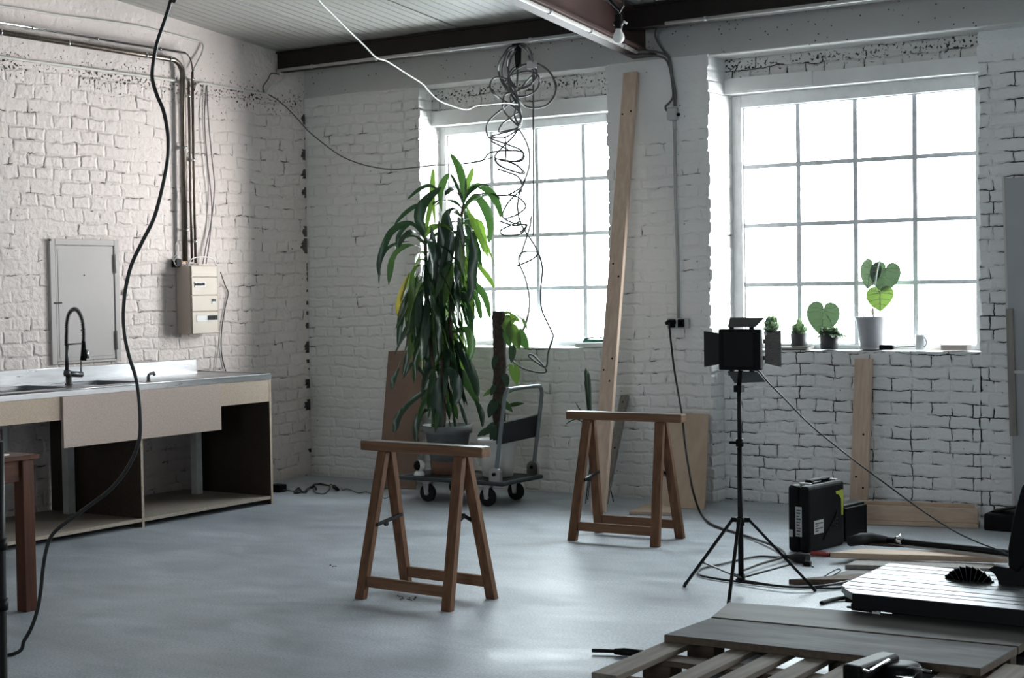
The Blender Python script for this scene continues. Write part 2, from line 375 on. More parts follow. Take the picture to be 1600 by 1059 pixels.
def curve(pts, per=6, closed=False):
    P = [V(p) for p in pts]; k = len(P); out = []
    rng = range(k if closed else k - 1)
    for i in rng:
        if closed: a, b, c, d = P[i - 1], P[i], P[(i + 1) % k], P[(i + 2) % k]
        else: a, b, c, d = P[max(i - 1, 0)], P[i], P[i + 1], P[min(i + 2, k - 1)]
        for j in range(per):
            t = j / per
            out.append(.5 * ((2 * b) + (c - a) * t + (2 * a - 5 * b + 4 * c - d) * t * t + (3 * b - a - 3 * c + d) * t ** 3))
    if not closed: out.append(P[-1])
    return out

def tag(o, label, cat, group=None):
    o['label'] = label; o['category'] = cat
    if group: o['group'] = group
    return o
def thing(name, label, cat, loc, group=None):
    o = bpy.data.objects.new(name, None); COL.objects.link(o); o.location = loc; o.empty_display_size = .1
    ORG[o.name] = V(loc); return tag(o, label, cat, group)
def one(mb, name, m, label, cat, group=None, bevel=0.0, seg=1):
    return tag(mb.build(name, m, bevel=bevel, seg=seg), label, cat, group)
def struct(o):
    o['kind'] = 'structure'; return o
def copy_tree(o, parent=None):
    c = o.copy(); COL.objects.link(c)
    if parent is not None: c.parent = parent
    for ch in list(o.children): copy_tree(ch, c)
    return c

# ------------------------------------------------------------------ palette
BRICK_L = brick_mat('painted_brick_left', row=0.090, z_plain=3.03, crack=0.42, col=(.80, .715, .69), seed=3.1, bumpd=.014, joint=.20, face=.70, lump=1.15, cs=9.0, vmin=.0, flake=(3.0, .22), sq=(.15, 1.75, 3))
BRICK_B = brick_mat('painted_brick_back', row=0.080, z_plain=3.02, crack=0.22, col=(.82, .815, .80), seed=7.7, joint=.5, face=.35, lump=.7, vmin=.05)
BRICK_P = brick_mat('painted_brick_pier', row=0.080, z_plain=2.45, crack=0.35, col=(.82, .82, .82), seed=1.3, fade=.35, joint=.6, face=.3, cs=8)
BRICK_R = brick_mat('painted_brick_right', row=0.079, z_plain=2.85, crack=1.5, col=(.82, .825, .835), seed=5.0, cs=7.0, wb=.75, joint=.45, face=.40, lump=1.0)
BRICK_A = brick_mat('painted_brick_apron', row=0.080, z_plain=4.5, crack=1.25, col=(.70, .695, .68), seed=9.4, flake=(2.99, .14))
PLASTER = mat('white_plaster', (.80, .80, .79), .6, c2=(.72, .72, .71), ns=4, bump=.3, bs=25)
CONC = concrete_mat('painted_concrete', (.60, .595, .58))
STEEL_DK = mat('dark_brown_steel', (.020, .014, .013), .6, c2=(.014, .011, .010), ns=5, spec=.25)
RAFTER = mat('oxide_red_steel', (.082, .044, .040), .55, c2=(.058, .033, .030), ns=4, spec=.3)
GALV = mat('galvanised_steel', (.55, .55, .54), .3, 1.0, c2=(.42, .41, .40), ns=12)
PIPE_DK = mat('tarnished_pipe', (.20, .17, .145), .30, 1.0, c2=(.12, .10, .085), ns=6, stretch=(20, 20, 2))
CONDUIT = mat('grey_conduit', (.44, .435, .42), .4, c2=(.38, .37, .36), ns=8)
PAINTED = mat('painted_over_conduit', (.68, .66, .63), .55, c2=(.6, .58, .55), ns=9)
CABLE_G = mat('grey_cable', (.10, .10, .10), .5)
CABLE_K = mat('black_cable', (.006, .006, .006), .36, spec=.4)
CABLE_W = mat('white_cable', (.55, .54, .52), .45)
CHROME = mat('chrome', (.75, .75, .76), .12, 1.0)
STAINLESS = mat('stainless_steel', (.42, .43, .45), .30, 1.0, c2=(.30, .305, .32), ns=3, stretch=(2, 1, 8), rr=.15)
BLACK = mat('black_plastic', (.0045, .0045, .005), .45, c2=(.007, .007, .0075), ns=20, spec=.10)
BLACK_M = mat('black_metal', (.007, .007, .008), .45, spec=.18)
RUBBER = mat('black_rubber', (.010, .010, .011), .7, spec=.3)
CHIP = mat('chipboard', (.54, .43, .335), .7, c2=(.44, .345, .27), ns=140, bump=.2, bs=200)
CHIP2 = mat('chipboard_pinkish', (.53, .425, .37), .7, c2=(.44, .35, .30), ns=150, bump=.2, bs=200)
CHIP_SHADE = mat('shaded_chipboard', (.060, .042, .032), .75, c2=(.046, .032, .025), ns=120, spec=.3)  # chipboard with the cabinet's inner shade put into its colour
CHIP_EDGE = mat('chipboard_edge', (.46, .40, .33), .8, c2=(.36, .30, .24), ns=90)
PINE = wood('pine_upright', (.62, .485, .385), (.51, .385, .30), 'z')
PINE_X = wood('pine_long', (.58, .45, .35), (.47, .355, .27), 'x')
HORSE_Z = wood('trestle_wood_legs', (.175, .090, .050), (.105, .052, .030), 'z', .55)
HORSE_X = wood('trestle_wood_rails', (.215, .118, .070), (.14, .074, .045), 'x', .55)
SHEET_BR = mat('hardboard', (.225, .148, .112), .65, c2=(.195, .13, .10), ns=3, spec=.25)
PLY = mat('plywood', (.50, .39, .30), .6, c2=(.44, .335, .25), ns=2, stretch=(8, 8, 1))
TABLEWOOD = wood('table_wood', (.085, .028, .014), (.055, .018, .010), 'z', .5)
TABLEWOOD_Y = wood('table_wood_long', (.085, .028, .014), (.055, .018, .010), 'y', .5)
GREYWOOD = wood('weathered_plank', (.27, .25, .23), (.20, .185, .17), 'z')
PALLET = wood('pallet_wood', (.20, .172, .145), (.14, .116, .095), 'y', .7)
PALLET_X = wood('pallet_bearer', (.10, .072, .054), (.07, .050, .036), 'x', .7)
BOARD_D = mat('grey_board', (.088, .085, .090), .65, c2=(.052, .051, .054), ns=3, stretch=(1.2, 6, 6), rr=.2, detail=8, spec=.2)
BOARD_P = mat('pale_board', (.19, .184, .18), .65, c2=(.145, .14, .138), ns=2, stretch=(1, 5, 5), rr=.15, detail=8, spec=.25)
BOARD_EDGE = mat('board_edge', (.12, .085, .06), .8, c2=(.08, .056, .04), ns=40)
WHITE_P = mat('white_plastic', (.80, .80, .79), .35)
WHITE_M = mat('white_painted_metal', (.55, .515, .51), .65, c2=(.515, .485, .478), ns=3, spec=.25)
WHITE_F = mat('white_window_paint', (.78, .785, .79), .45, c2=(.70, .70, .70), ns=14)
MUNTIN = mat('grey_window_bar', (.72, .73, .76), .5, c2=(.55, .56, .585), ns=18)
PANEL_B = mat('beige_panel', (.52, .45, .38), .5, c2=(.48, .415, .35), ns=4)
GREY_BOX = mat('grey_plastic', (.45, .45, .45), .5)
POT_GREY = mat('grey_clay_pot', (.16, .165, .165), .65, c2=(.12, .125, .125), ns=9, bump=.2)
POT_TERRA = mat('terracotta', (.17, .085, .06), .75, c2=(.13, .066, .047), ns=8)
POT_WHITE = mat('white_pot', (.66, .65, .62), .5, c2=(.60, .59, .56), ns=5)
POT_DARK = mat('dark_pot', (.035, .035, .04), .55)
POT_LILAC = mat('pale_grey_pot', (.46, .46, .49), .7, c2=(.42, .42, .45), ns=6, bump=.15)
SOIL = mat('soil', (.03, .022, .016), .95, c2=(.05, .037, .027), ns=60, bump=.8)
LEAF = mat('leaf_green', (.028, .070, .027), .25, c2=(.038, .088, .030), ns=6, trans=.16)
LEAF_L = mat('leaf_light', (.075, .145, .035), .35, c2=(.095, .17, .045), ns=6, trans=.17)
LEAF_D = mat('leaf_dark', (.013, .038, .021), .28, c2=(.02, .052, .027), ns=6, trans=.06)
LEAF_Y = mat('leaf_yellowing', (.20, .17, .04), .4, c2=(.12, .14, .035), ns=5, trans=.2)
LEAF_A = mat('leaf_velvet', (.060, .105, .085), .55, c2=(.078, .125, .10), ns=5, trans=.06)
LEAF_S = mat('succulent_green', (.12, .19, .13), .4, c2=(.17, .25, .17), ns=12, trans=.12)
VEIN = mat('leaf_vein', (.46, .58, .38), .5)
BARK = mat('bark', (.13, .09, .065), .85, c2=(.085, .06, .043), ns=30, bump=.6, bs=30)
MOSS = mat('coir_pole', (.035, .024, .019), .95, c2=(.06, .042, .03), ns=45, bump=1.0, bs=70)
TROLLEY = mat('blue_grey_deck', (.045, .056, .062), .5, c2=(.036, .045, .05), ns=6, spec=.3)
TUBE_GR = mat('grey_painted_tube', (.17, .19, .20), .35, .3)
BAG = mat('black_fabric', (.016, .017, .018), .8)
ALU = mat('brushed_aluminium', (.25, .255, .265), .40, 1.0, c2=(.16, .165, .172), ns=2, stretch=(1.2, 30, 30), rr=.16)
SAWSTEEL = mat('dark_saw_steel', (.10, .10, .105), .4, .9)
GREENM = mat('lime_mark', (.33, .38, .04), .5)
STICKER = mat('grey_sticker', (.42, .42, .41), .6)
INK = mat('sticker_ink', (.06, .06, .06), .6)
RED = mat('red_plastic', (.28, .03, .025), .45)
GREEN_TEAL = mat('dark_green_plastic', (.02, .12, .085), .4)
PAPER = mat('paper', (.74, .74, .73), .7)
GREYPANEL = mat('grey_panel', (.36, .37, .385), .5, c2=(.33, .34, .355), ns=3)
BULBGL = mat('opal_bulb', (.86, .86, .85), .25)
CERAM = mat('white_ceramic', (.78, .80, .82), .25)
PINKBLOCK = mat('pale_block', (.66, .58, .55), .7)
SKY, EXPO, GLOW, GLOW_POW, SUN = 12, 0.52, 22, 4, (.80, .50, -.16)

# ================================================================== THE ROOM
rnd = random.Random(11)
XR, YF = 12.0, -13.0            # far right wall and the wall behind the camera
def ceil_z(y): return 3.352 - 0.0961 * y
ROW = 0.080
_off = {}
def ragged(z, key):             # brick quoins: every course ends at its own depth
    c = math.floor(z / ROW); f = z / ROW - c
    if (key, c) not in _off: _off[(key, c)] = random.Random(sum(map(ord, key)) * 131 + c).uniform(-.011, .011)
    r = min(f, 1 - f)
    return _off[(key, c)] + (-.010 if r < .10 else (-.003 if r < .2 else 0))
def zs_for(z0, z1, fine=True):
    out = [z0]; st = ROW / 8 if fine else ROW
    k = math.ceil(z0 / st + .01)
    while k * st < z1 - 1e-4:
        out.append(k * st); k += 1
    out.append(z1); return out
def panel_x(mb, y, x0, x1, z0, z1, lk=None, rk=None, mi=0):
    """wall face looking into the room (towards -y), ragged at the keyed sides"""
    zs = zs_for(z0, z1); xs = [x0, x0 + .03, x1 - .03, x1]; vs = []
    for z in zs:
        for i, x in enumerate(xs):
            o = 0
            if i == 0 and lk: o = -ragged(z, lk)
            if i == 3 and rk: o = ragged(z, rk)
            vs.append((x + o, y, z))
    fs = []
    for i in range(len(zs) - 1):
        for j in range(3): a = i * 4 + j; fs.append((a, a + 1, a + 5, a + 4))
    mb.add(vs, fs, False, mi)
def reveal(mb, xf, yf, xb, yb, z0, z1, key, sg, mi=0):
    """jamb of a window recess from the front edge (xf,yf) back to (xb,yb)"""
    zs = zs_for(z0, z1); vs = []
    for z in zs:
        o = ragged(z, key) * sg if key else 0
        vs += [(xf + o, yf, z), (xf + (xb - xf) * .2 + o * .4, yf + (yb - yf) * .12, z), (xb, yb, z)]
    fs = []
    for i in range(len(zs) - 1):
        a = i * 3
        for j in range(2):
            q = (a + j, a + j + 1, a + j + 4, a + j + 3); fs.append(q if sg < 0 else tuple(reversed(q)))
    mb.add(vs, fs, False, mi)

fm = MB().box((-.4, YF - .3, -.2), (XR + .3, .6, 0.0))
fo = struct(fm.build('floor', floor_mat(), loc=(0, 0, 0)))

YB = .18                         # the right bay steps back behind the pier
LX0, LX1, LXB = 1.15, 2.81, 1.10
RX0, RX1 = 3.605, 5.37
ZB = 3.04
wb = MB()
mats_b = [BRICK_B, BRICK_P, BRICK_R, BRICK_A, PLASTER]
panel_x(wb, 0, 0, LX0, 1.05, ZB, None, 'La', 0)
panel_x(wb, 0, 0, LX1, 0, 1.05, None, None, 0)
panel_x(wb, -.012, LX1, RX0, 0, ZB + .012, 'Pl', 'Pr', 1)
reveal(wb, LX0, 0, LXB, .45, 1.05, ZB, 'La', 1, 0)
reveal(wb, LX1, -.012, LX1 + .04, .45, 0, ZB, 'Pl', -1, 1)
reveal(wb, RX0, -.012, 3.60, .5, 0, ZB + .012, 'Pr', 1, 1)
# apron of brick and the lintel over the left window
def quad(mb, a, b, c, d, mi): mb.add([a, b, c, d], [(0, 1, 2, 3)], False, mi)
quad(wb, (LXB - .02, .2, 2.87), (LX1 + .05, .2, 2.87), (LX1 + .05, .2, ZB), (LXB - .02, .2, ZB), 3)
wb.box((LXB - .02, .185, 2.755), (LX1 + .05, .5, 2.868), 4)
wb.hexa([(LXB - .02, 0.003, .95), (LX1 + .05, 0.003, .95), (LX1 + .05, .5, .95), (LXB - .02, .5, .95),
         (LXB - .02, 0.003, 1.05), (LX1 + .05, 0.003, 1.05), (LX1 + .05, .5, 1.06), (LXB - .02, .5, 1.06)], 4)
# right bay
panel_x(wb, YB, 3.6, RX1, 0, 1.04, None, None, 2)
panel_x(wb, YB, RX1, 6.60, 0, ZB + .1, 'Ra', None, 2)
reveal(wb, RX1, YB, RX1 + .03, .5, 1.04, ZB + .1, 'Ra', -1, 2)
quad(wb, (3.58, .25, 2.90), (RX1 + .05, .25, 2.90), (RX1 + .05, .25, ZB + .1), (3.58, .25, ZB + .1), 3)
wb.box((3.58, .235, 2.80), (RX1 + .05, .5, 2.90), 4)
wb.box((3.64, .222, 2.81), (4.25, .236, 2.905), 4)
wb.hexa([(3.58, YB + .003, .95), (RX1 + .05, YB + .003, .95), (RX1 + .05, .5, .95), (3.58, .5, .95),
         (3.58, YB + .003, 1.04), (RX1 + .05, YB + .003, 1.04), (RX1 + .05, .5, 1.05), (3.58, .5, 1.05)], 4)
# further bays of the same wall, beyond the right edge of the view
for bx in (6.60, 9.30):
    panel_x(wb, YB, bx, bx + 1.75, 0, 1.04, None, None, 2)
    panel_x(wb, YB, bx + 1.75, bx + 2.70, 0, ZB + .1, None, None, 2)
    quad(wb, (bx - .02, .25, 2.8), (bx + 1.77, .25, 2.8), (bx + 1.77, .25, ZB + .1), (bx - .02, .25, ZB + .1), 3)
    wb.box((bx - .02, .24, 2.79), (bx + 1.77, .5, 2.80), 4)
    wb.box((bx - .02, YB + .003, .95), (bx + 1.77, .5, 1.04), 4)
    for q in (bx, bx + 1.75): wb.box((q - .01, YB + .004, 1.04), (q + .01, .5, ZB + .1), 4)
wb.box((-.3, .5, -.2), (XR + .3, .62, 1.0), 4)
for a, b in ((-.3, 1.08), (2.84, 3.59), (5.39, 6.60), (8.35, 9.30), (11.05, XR + .3)): wb.box((a, .5, 1.0), (b, .62, 3.6), 4)
wb.box((-.3, .5, 2.80), (XR + .3, .62, 3.6), 4)
struct(wb.build('wall_back', mats_b, loc=(0, 0, 0)))

# concrete ring beam above the windows
tb = MB().box((-.3, 0.0, ZB), (XR + .3, .58, 3.52))
t1 = struct(tb.build('trim_1', CONC, loc=(0, 0, ZB), bevel=.006)); t1['label'] = 'painted concrete beam running above the windows'

# left wall with open toothing holes down the corner
holes = []
for (a, b, w, x) in ((178, 194, .035, 0), (233, 250, .05, 0), (264, 279, .05, 0), (292, 309, .045, 0), (353, 370, .045, 0), (372, 396, .075, 0),
                     (486, 492, .03, 0), (504, 513, .04, 0), (533, 551, .05, 0), (561, 567, .03, 0), (592, 606, .055, 0), (623, 640, .06, 0), (700, 706, .03, 0), (215, 218, .012, 0), (322, 326, .014, 0), (410, 440, .011, 0), (452, 456, .02, 0), (470, 476, .02, 0), (575, 578, .012, 0)):
    z0h, z1h = ony(482, b, 0).z, ony(482, a, 0).z
    kk = max(1, round((z1h - z0h) / .022))
    for q in range(kk):
        e0, e1 = z0h + (z1h - z0h) * q / kk, z0h + (z1h - z0h) * (q + 1) / kk
        holes.append((e0, e1, max(.012, w * (.55 + .6 * math.sin(PI * (q + .5) / kk) + rnd.uniform(-.25, .15)))))
wl = MB(); cuts = sorted({0.0, 3.03, 3.9} | {h[0] for h in holes} | {h[1] for h in holes})
ys = [YF, -6, -4.5, -3, -1.5, -.5, -.12]
def top(y): return ceil_z(y) + .06
vs = []
for y in ys: vs += [(0, y, 0), (0, y, 3.03), (0, y, top(y))]
fs = []
for i in range(len(ys) - 1):
    for j in range(2): a = i * 3 + j; fs.append((a, a + 1, a + 4, a + 3))
wl.add(vs, [tuple(reversed(q)) for q in fs], False, 0)
for z0, z1 in zip(cuts[:-1], cuts[1:]):
    z1b = min(z1, top(-.06))
    h = next((h for h in holes if abs(h[0] - z0) < 1e-6), None)
    if not h:
        wl.add([(0, -.12, z0), (0, 0.0, z0), (0, 0.0, z1b), (0, -.12, z1b)], [(0, 1, 2, 3)], False, 0)
    else:
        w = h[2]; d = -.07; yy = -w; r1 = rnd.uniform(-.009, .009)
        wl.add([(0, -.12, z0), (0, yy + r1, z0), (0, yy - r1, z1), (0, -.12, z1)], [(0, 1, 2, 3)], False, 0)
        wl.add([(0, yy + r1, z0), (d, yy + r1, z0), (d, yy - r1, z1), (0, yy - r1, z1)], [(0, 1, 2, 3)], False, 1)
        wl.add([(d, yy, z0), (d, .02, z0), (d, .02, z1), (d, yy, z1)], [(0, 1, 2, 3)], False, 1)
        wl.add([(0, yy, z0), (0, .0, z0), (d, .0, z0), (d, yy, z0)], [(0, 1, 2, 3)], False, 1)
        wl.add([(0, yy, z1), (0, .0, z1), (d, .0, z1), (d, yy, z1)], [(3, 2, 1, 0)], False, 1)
wl.box((-.3, YF - .3, -.2), (-.09, .6, 3.4), 1)
HOLE = mat('dark_hole_shade', (.022, .020, .019), .95, c2=(.012, .011, .011), ns=30)  # shade of the recesses painted in as a near-black colour
wl.hexa([(-.3, YF - .3, 3.4), (-.09, YF - .3, 3.4), (-.09, .6, 3.4), (-.3, .6, 3.4), (-.3, YF - .3, ceil_z(YF) + .2), (-.09, YF - .3, ceil_z(YF) + .2), (-.09, .6, 3.5), (-.3, .6, 3.5)], 1)
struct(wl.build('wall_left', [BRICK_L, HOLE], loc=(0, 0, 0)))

ROOMPAINT = mat('room_paint', (.34, .335, .33), .7)
wr = MB().box((XR, YF - .3, -.2), (XR + .3, .6, 4.8)); struct(wr.build('wall_right', ROOMPAINT, loc=(XR, 0, 0)))
GX0, GX1, GZ0, GZ1 = 6.6, 8.2, .9, 3.0        # opening added in the unseen wall behind the camera, for frontal fill
wf = MB().box((-.3, YF - .3, -.2), (GX0, YF, 4.8)); wf.box((GX1, YF - .3, -.2), (XR + .3, YF, 4.8)); wf.box((GX0, YF - .3, -.2), (GX1, YF, GZ0)); wf.box((GX0, YF - .3, GZ1), (GX1, YF, 4.8))
struct(wf.build('wall_front', ROOMPAINT, loc=(0, YF, 0)))

# sloping ceiling of ribbed sheets, a dark gap between neighbours
cm = MB(); x = -.215
while x < XR + .3:
    a, b = x + .008, x + .975
    y0, y1 = YF - .3, .5
    cm.hexa([(a, y0, ceil_z(y0)), (b, y0, ceil_z(y0)), (b, y1, ceil_z(y1)), (a, y1, ceil_z(y1)),
             (a, y0, ceil_z(y0) + .05), (b, y0, ceil_z(y0) + .05), (b, y1, ceil_z(y1) + .05), (a, y1, ceil_z(y1) + .05)], 0)
    x += .983
cm.hexa([(-.3, YF - .3, ceil_z(YF) + .10), (XR + .3, YF - .3, ceil_z(YF) + .10), (XR + .3, .6, ceil_z(.6) + .07), (-.3, .6, ceil_z(.6) + .07),
         (-.3, YF - .3, ceil_z(YF) + .2), (XR + .3, YF - .3, ceil_z(YF) + .2), (XR + .3, .6, ceil_z(.6) + .2), (-.3, .6, ceil_z(.6) + .2)], 1)
struct(cm.build('ceiling', [ceiling_mat(), STEEL_DK], loc=(0, 0, 0)))

# dark steel I-beam under the ceiling, along the window wall
ib = MB()
ib.box((0.002, -.335, 3.222), (XR, -.225, 3.234)); ib.box((0.002, -.335, 3.362), (XR, -.225, 3.374)); ib.box((0.002, -.316, 3.234), (XR, -.30, 3.362))
t2 = struct(ib.build('trim_2', STEEL_DK, loc=(0, -.28, 3.222))); t2['label'] = 'dark steel beam along the window wall under the ceiling'
# rafters of red-brown steel running back over the room
def rafter(name, x0, x1):
    m = MB()
    def zb(y): return 3.088 - .1035 * (y + .2)
    y0, y1 = YF, -.02
    def slab(xa, xb, dz0, dz1):
        m.hexa([(xa, y0, zb(y0) + dz0), (xb, y0, zb(y0) + dz0), (xb, y1, zb(y1) + dz0), (xa, y1, zb(y1) + dz0),
                (xa, y0, zb(y0) + dz1), (xb, y0, zb(y0) + dz1), (xb, y1, zb(y1) + dz1), (xa, y1, zb(y1) + dz1)])
    xm = (x0 + x1) / 2
    slab(x0, x1, 0, .018); slab(xm - .006, xm + .006, .018, .245); slab(x0, x1, .245, .262)
    o = struct(m.build(name, RAFTER, loc=(xm, 0, 3.1))); o['label'] = 'red-brown steel rafter sloping up over the room'
    return zb
ZBR = rafter('trim_3', 3.03, 3.215)
rafter('trim_4', 7.6, 7.785)

# ------------------------------------------------------------------ windows
GLASS = glass_mat()
def window(name, xa, xb, z0, z1, y, fo_l, fo_r, head, sill, ncol=4, nrow=4):
    e = bpy.data.objects.new(name, None); COL.objects.link(e); e.location = ((xa + xb) / 2, y, z0); ORG[e.name] = V(e.location); struct(e)
    f = MB()
    f.box((xa - fo_l, y - .03, sill), (xa, y + .05, head)); f.box((xb, y - .03, sill), (xb + fo_r, y + .05, head))
    f.box((xa, y - .03, z1), (xb, y + .05, head)); f.box((xa, y - .03, sill), (xb, y + .05, z0))
    f.build('frame', WHITE_F, e, bevel=.004)
    mbar = MB()
    for i in range(ncol + 1):
        px = xa + (xb - xa) * i / ncol; w = .0155 if 0 < i < ncol else .006
        mbar.box((px - w, y + .004, z0), (px + w, y + .012, z1)); mbar.box((px - .005, y + .0125, z0), (px + .005, y + .05, z1))
    for j in range(nrow + 1):
        pz = z0 + (z1 - z0) * j / nrow; w = .0145 if 0 < j < nrow else .006
        mbar.box((xa, y + .0045, pz - w), (xb, y + .0115, pz + w)); mbar.box((xa, y + .013, pz - .005), (xb, y + .0495, pz + .005))
    mbar.build('glazing_bars', MUNTIN, e)
    g = MB()
    for i in range(ncol):
        for j in range(nrow):
            a, b = xa + (xb - xa) * i / ncol + .006, xa + (xb - xa) * (i + 1) / ncol - .006
            c, d = z0 + (z1 - z0) * j / nrow + .006, z0 + (z1 - z0) * (j + 1) / nrow - .006
            g.box((a, y + .006, c), (b, y + .010, d))
    g.build('glass', GLASS, e)
    return e
window('window_1', 1.167, 2.81, 1.085, 2.692, .34, .072, .05, 2.755, 1.055)
window('window_2', 3.672, 5.295, 1.075, 2.715, .38, .073, .09, 2.80, 1.045)
window('window_3', 6.67, 8.28, 1.075, 2.715, .38, .07, .07, 2.80, 1.045)
window('fill_window', GX0 + .06, GX1 - .06, GZ0 + .06, GZ1 - .06, YF - .15, .06, .06, GZ1, GZ0, 3, 4)
window('window_4', 9.37, 10.98, 1.075, 2.715, .38, .07, .07, 2.80, 1.045)

# ================================================================== LEFT WALL
# --- inspection hatch
h = thing('wall_hatch', 'white painted metal hatch in the left wall above the sink', 'hatch', (0, -2.31, 1.02))
y0, y1, z0, z1 = -2.575, -2.06, 1.035, 1.825
fr = MB()
fr.box((0, y0 - .045, z0 - .012), (.022, y0, z1 + .04)); fr.box((0, y1, z0 - .012), (.022, y1 + .045, z1 + .04))
fr.box((0, y0, z1), (.022, y1, z1 + .04)); fr.box((0, y0, z0 - .012), (.022, y1, z0 + .004))
fr.build('frame', WHITE_M, h, bevel=.003)
dr = MB().box((0, y0 + .005, z0 + .008), (.016, y1 - .006, z1 - .005))
dr.box((.016, y0 + .022, z0 + .03), (.0185, y1 - .022, z1 - .03))
d = dr.build('door', WHITE_M, h, bevel=.002)
for (yy, zz) in ((-2.33, 1.62), (-2.365, 1.245)):
    MB().lathe([(.006, 0), (.006, .003)], (.0185, yy, zz), 10, Matrix.Rotation(PI / 2, 3, 'Y')).build('rivet', BLACK_M, d)
for zz in (1.70, 1.17):
    MB().lathe([(.008, 0), (.008, .13)], (.026, y1 + .004, zz - .065), 10).build('hinge', WHITE_M, h)
MB().box((.016, y0 - .02, 1.43), (.026, y0 + .045, 1.44)).build('latch', BLACK_M, h)
MB().lathe([(.007, 0), (.007, .012)], (.02, y0 - .045, z1 + .03), 10, Matrix.Rotation(PI / 2, 3, 'Y')).build('screw', BLACK_M, h)

kn = onx(196, 457, 0)
one(MB().lathe([(.030, 0), (.030, .006), (.022, .010), (.021, .022), (.014, .026), (1e-4, .026)], kn, 20, Matrix.Rotation(PI / 2, 3, 'Y')), 'round_wall_plate',
    PAINTED, 'small round painted-over cap on the wall beside the hatch', 'cap')

# --- electrical panel
pz0, pz1 = 1.19, 1.70
A = onx(298, 415, .16); B = onx(342.5, 415, .16)
ya, yb = A.y, B.y; pz1 = A.z; pz0 = onx(300.5, 522, .16).z
e = thing('electrical_panel', 'beige fuse box on the left wall with breaker windows', 'fuse box', (0, (ya + yb) / 2, pz0))
MB().box((.005, ya, pz0), (.15, yb, pz1)).build('enclosure', PANEL_B, e, bevel=.004)
H = pz1 - pz0; ye = yb - .025
def pz(t): return pz1 - H * (t - 175) / 543
secs = [(178, 263), (268, 408), (412, 538), (543, 716)]
for a, b in secs:
    MB().box((.15, ya + .004, pz(b)), (.162, ye, pz(a))).build('cover', PANEL_B, e, bevel=.003)
MB().box((.15, ye + .003, pz0 + .02), (.156, yb - .002, pz1 - .01)).build('side_strip', mat('dark_beige', (.33, .29, .25), .5), e, bevel=.002)
def py_(t): return ya + (ye - ya) * (t - 222) / 196
def pwin(a, b, c, dd, nm, m): return MB().box((.161, py_(a), pz(dd)), (.1655, py_(b), pz(c))).build(nm, m, e, bevel=.001)
w1 = pwin(243, 325, 303, 350, 'breaker_window', PAPER)
for q in range(4): MB().box((.165, py_(246 + q * 19), pz(333)), (.171, py_(260 + q * 19), pz(314 - (q % 2) * 3))).build('switch', BLACK, w1)
w2 = pwin(372, 402, 440, 480, 'breaker_window', PAPER)
MB().box((.165, py_(374), pz(460)), (.171, py_(398), pz(442))).build('switch', BLACK, w2)
w3 = pwin(256, 412, 568, 622, 'breaker_window', PAPER)
for q in range(6): MB().box((.165, py_(338 + q * 12), pz(610)), (.1715, py_(347 + q * 12), pz(574))).build('switch', BLACK, w3)
MB().box((.1655, py_(256), pz(567)), (.168, py_(412), pz(572))).build('window_rail', GREY_BOX, w3)

# --- pipes: two galvanised tubes bending down to the panel and a thin one above
def xw(px, py, x): return onx(px, py, x)
def pipe(name, pts, r, m, label, clips=(), per=6, cat='pipe'):
    t = thing(name, label, cat, V(pts[-1]))
    MB().tube(pts, r, 12).build('tube', m, t)
    for c, ax in clips:
        k = MB(); c = V(c)
        k.tube([c + ax * -.009, c + ax * .009], r * 1.32, 12)
        k.bar(V((0.003, c.y, c.z)), V((c.x, c.y, c.z)), .014, .014)
        k.build('clip', CHROME, t)
    return t
YA = V((0, 1, 0)); ZA = V((0, 0, 1))
def cable(name, pts, r, m, label, cat='cable', per=6, n=7, closed=False, group=None):
    return one(MB().tube(curve(pts, per), r, n), name, m, label, cat, group)
def elbow(pts_in, corner, pts_out, r):          # straight, arc, straight
    a = V(pts_in); c = V(corner); b = V(pts_out); u = (a - c).normalized(); w = (b - c).normalized()
    arc = [c + u * r * (1 - math.sin(t)) + w * r * (1 - math.cos(t)) for t in [PI / 2 * i / 8 for i in range(9)]]
    return [a] + arc + [b]
z2 = xw(270, 93, .05).z; yv = xw(287, 200, .05).y
P1 = elbow((.05, -5.2, z2 + .0), (.05, yv, z2), (.05, xw(289, 405, .05).y, xw(292, 408, .05).z), .10)
pipe('steel_pipe', P1, .019, PIPE_DK, 'thick tarnished steel pipe bending down the left wall to the fuse box', [((.05, y, z2), YA) for y in (-3.0, -2.45, -1.75, -1.52)] + [((.05, yv, z), ZA) for z in (2.55, 1.95)])
z1_ = xw(150, 60, .055).z; y2 = xw(296, 200, .05).y
ye_ = xw(289, 82, .06).y
pipe('steel_pipe', [(.06, -5.2, z1_), (.06, ye_, z1_)], .0105, CHROME, 'bright thin tube along the top of the left wall above the thick pipe', [((.06, y, z1_), YA) for y in (-2.75, -2.2, -1.62)])
cable('wall_cable', [V((.06, ye_, z1_)), xw(294, 86, .05), xw(299, 97, .045), xw(301, 113, .045)], .0055, PIPE_DK, 'short dark lead bending from the bright tube end into the thin vertical tube')
pipe('steel_pipe', [xw(294.5, 127, .05), xw(296, 200, .05), xw(297.5, 300, .05), xw(300, 409, .05)], .0095, PIPE_DK, 'thin tube in the middle of the pipes dropping to the fuse box', [(xw(295.2, 150, .05), ZA)])
y3 = xw(301.5, 200, .05).y
pipe('steel_pipe', [xw(300.5, 112, .045), xw(301.5, 200, .045), xw(303.5, 300, .045), xw(305.5, 411, .045)], .010, PIPE_DK, 'thin tube nearest the window wall of the pipes dropping to the fuse box',
     [(xw(302.5, 250, .045), ZA), (xw(304.8, 377, .045), ZA), (xw(301.2, 124, .045), ZA)])
def cable(name, pts, r, m, label, cat='cable', per=6, n=7, closed=False, group=None):
    return one(MB().tube(curve(pts, per), r, n), name, m, label, cat, group)
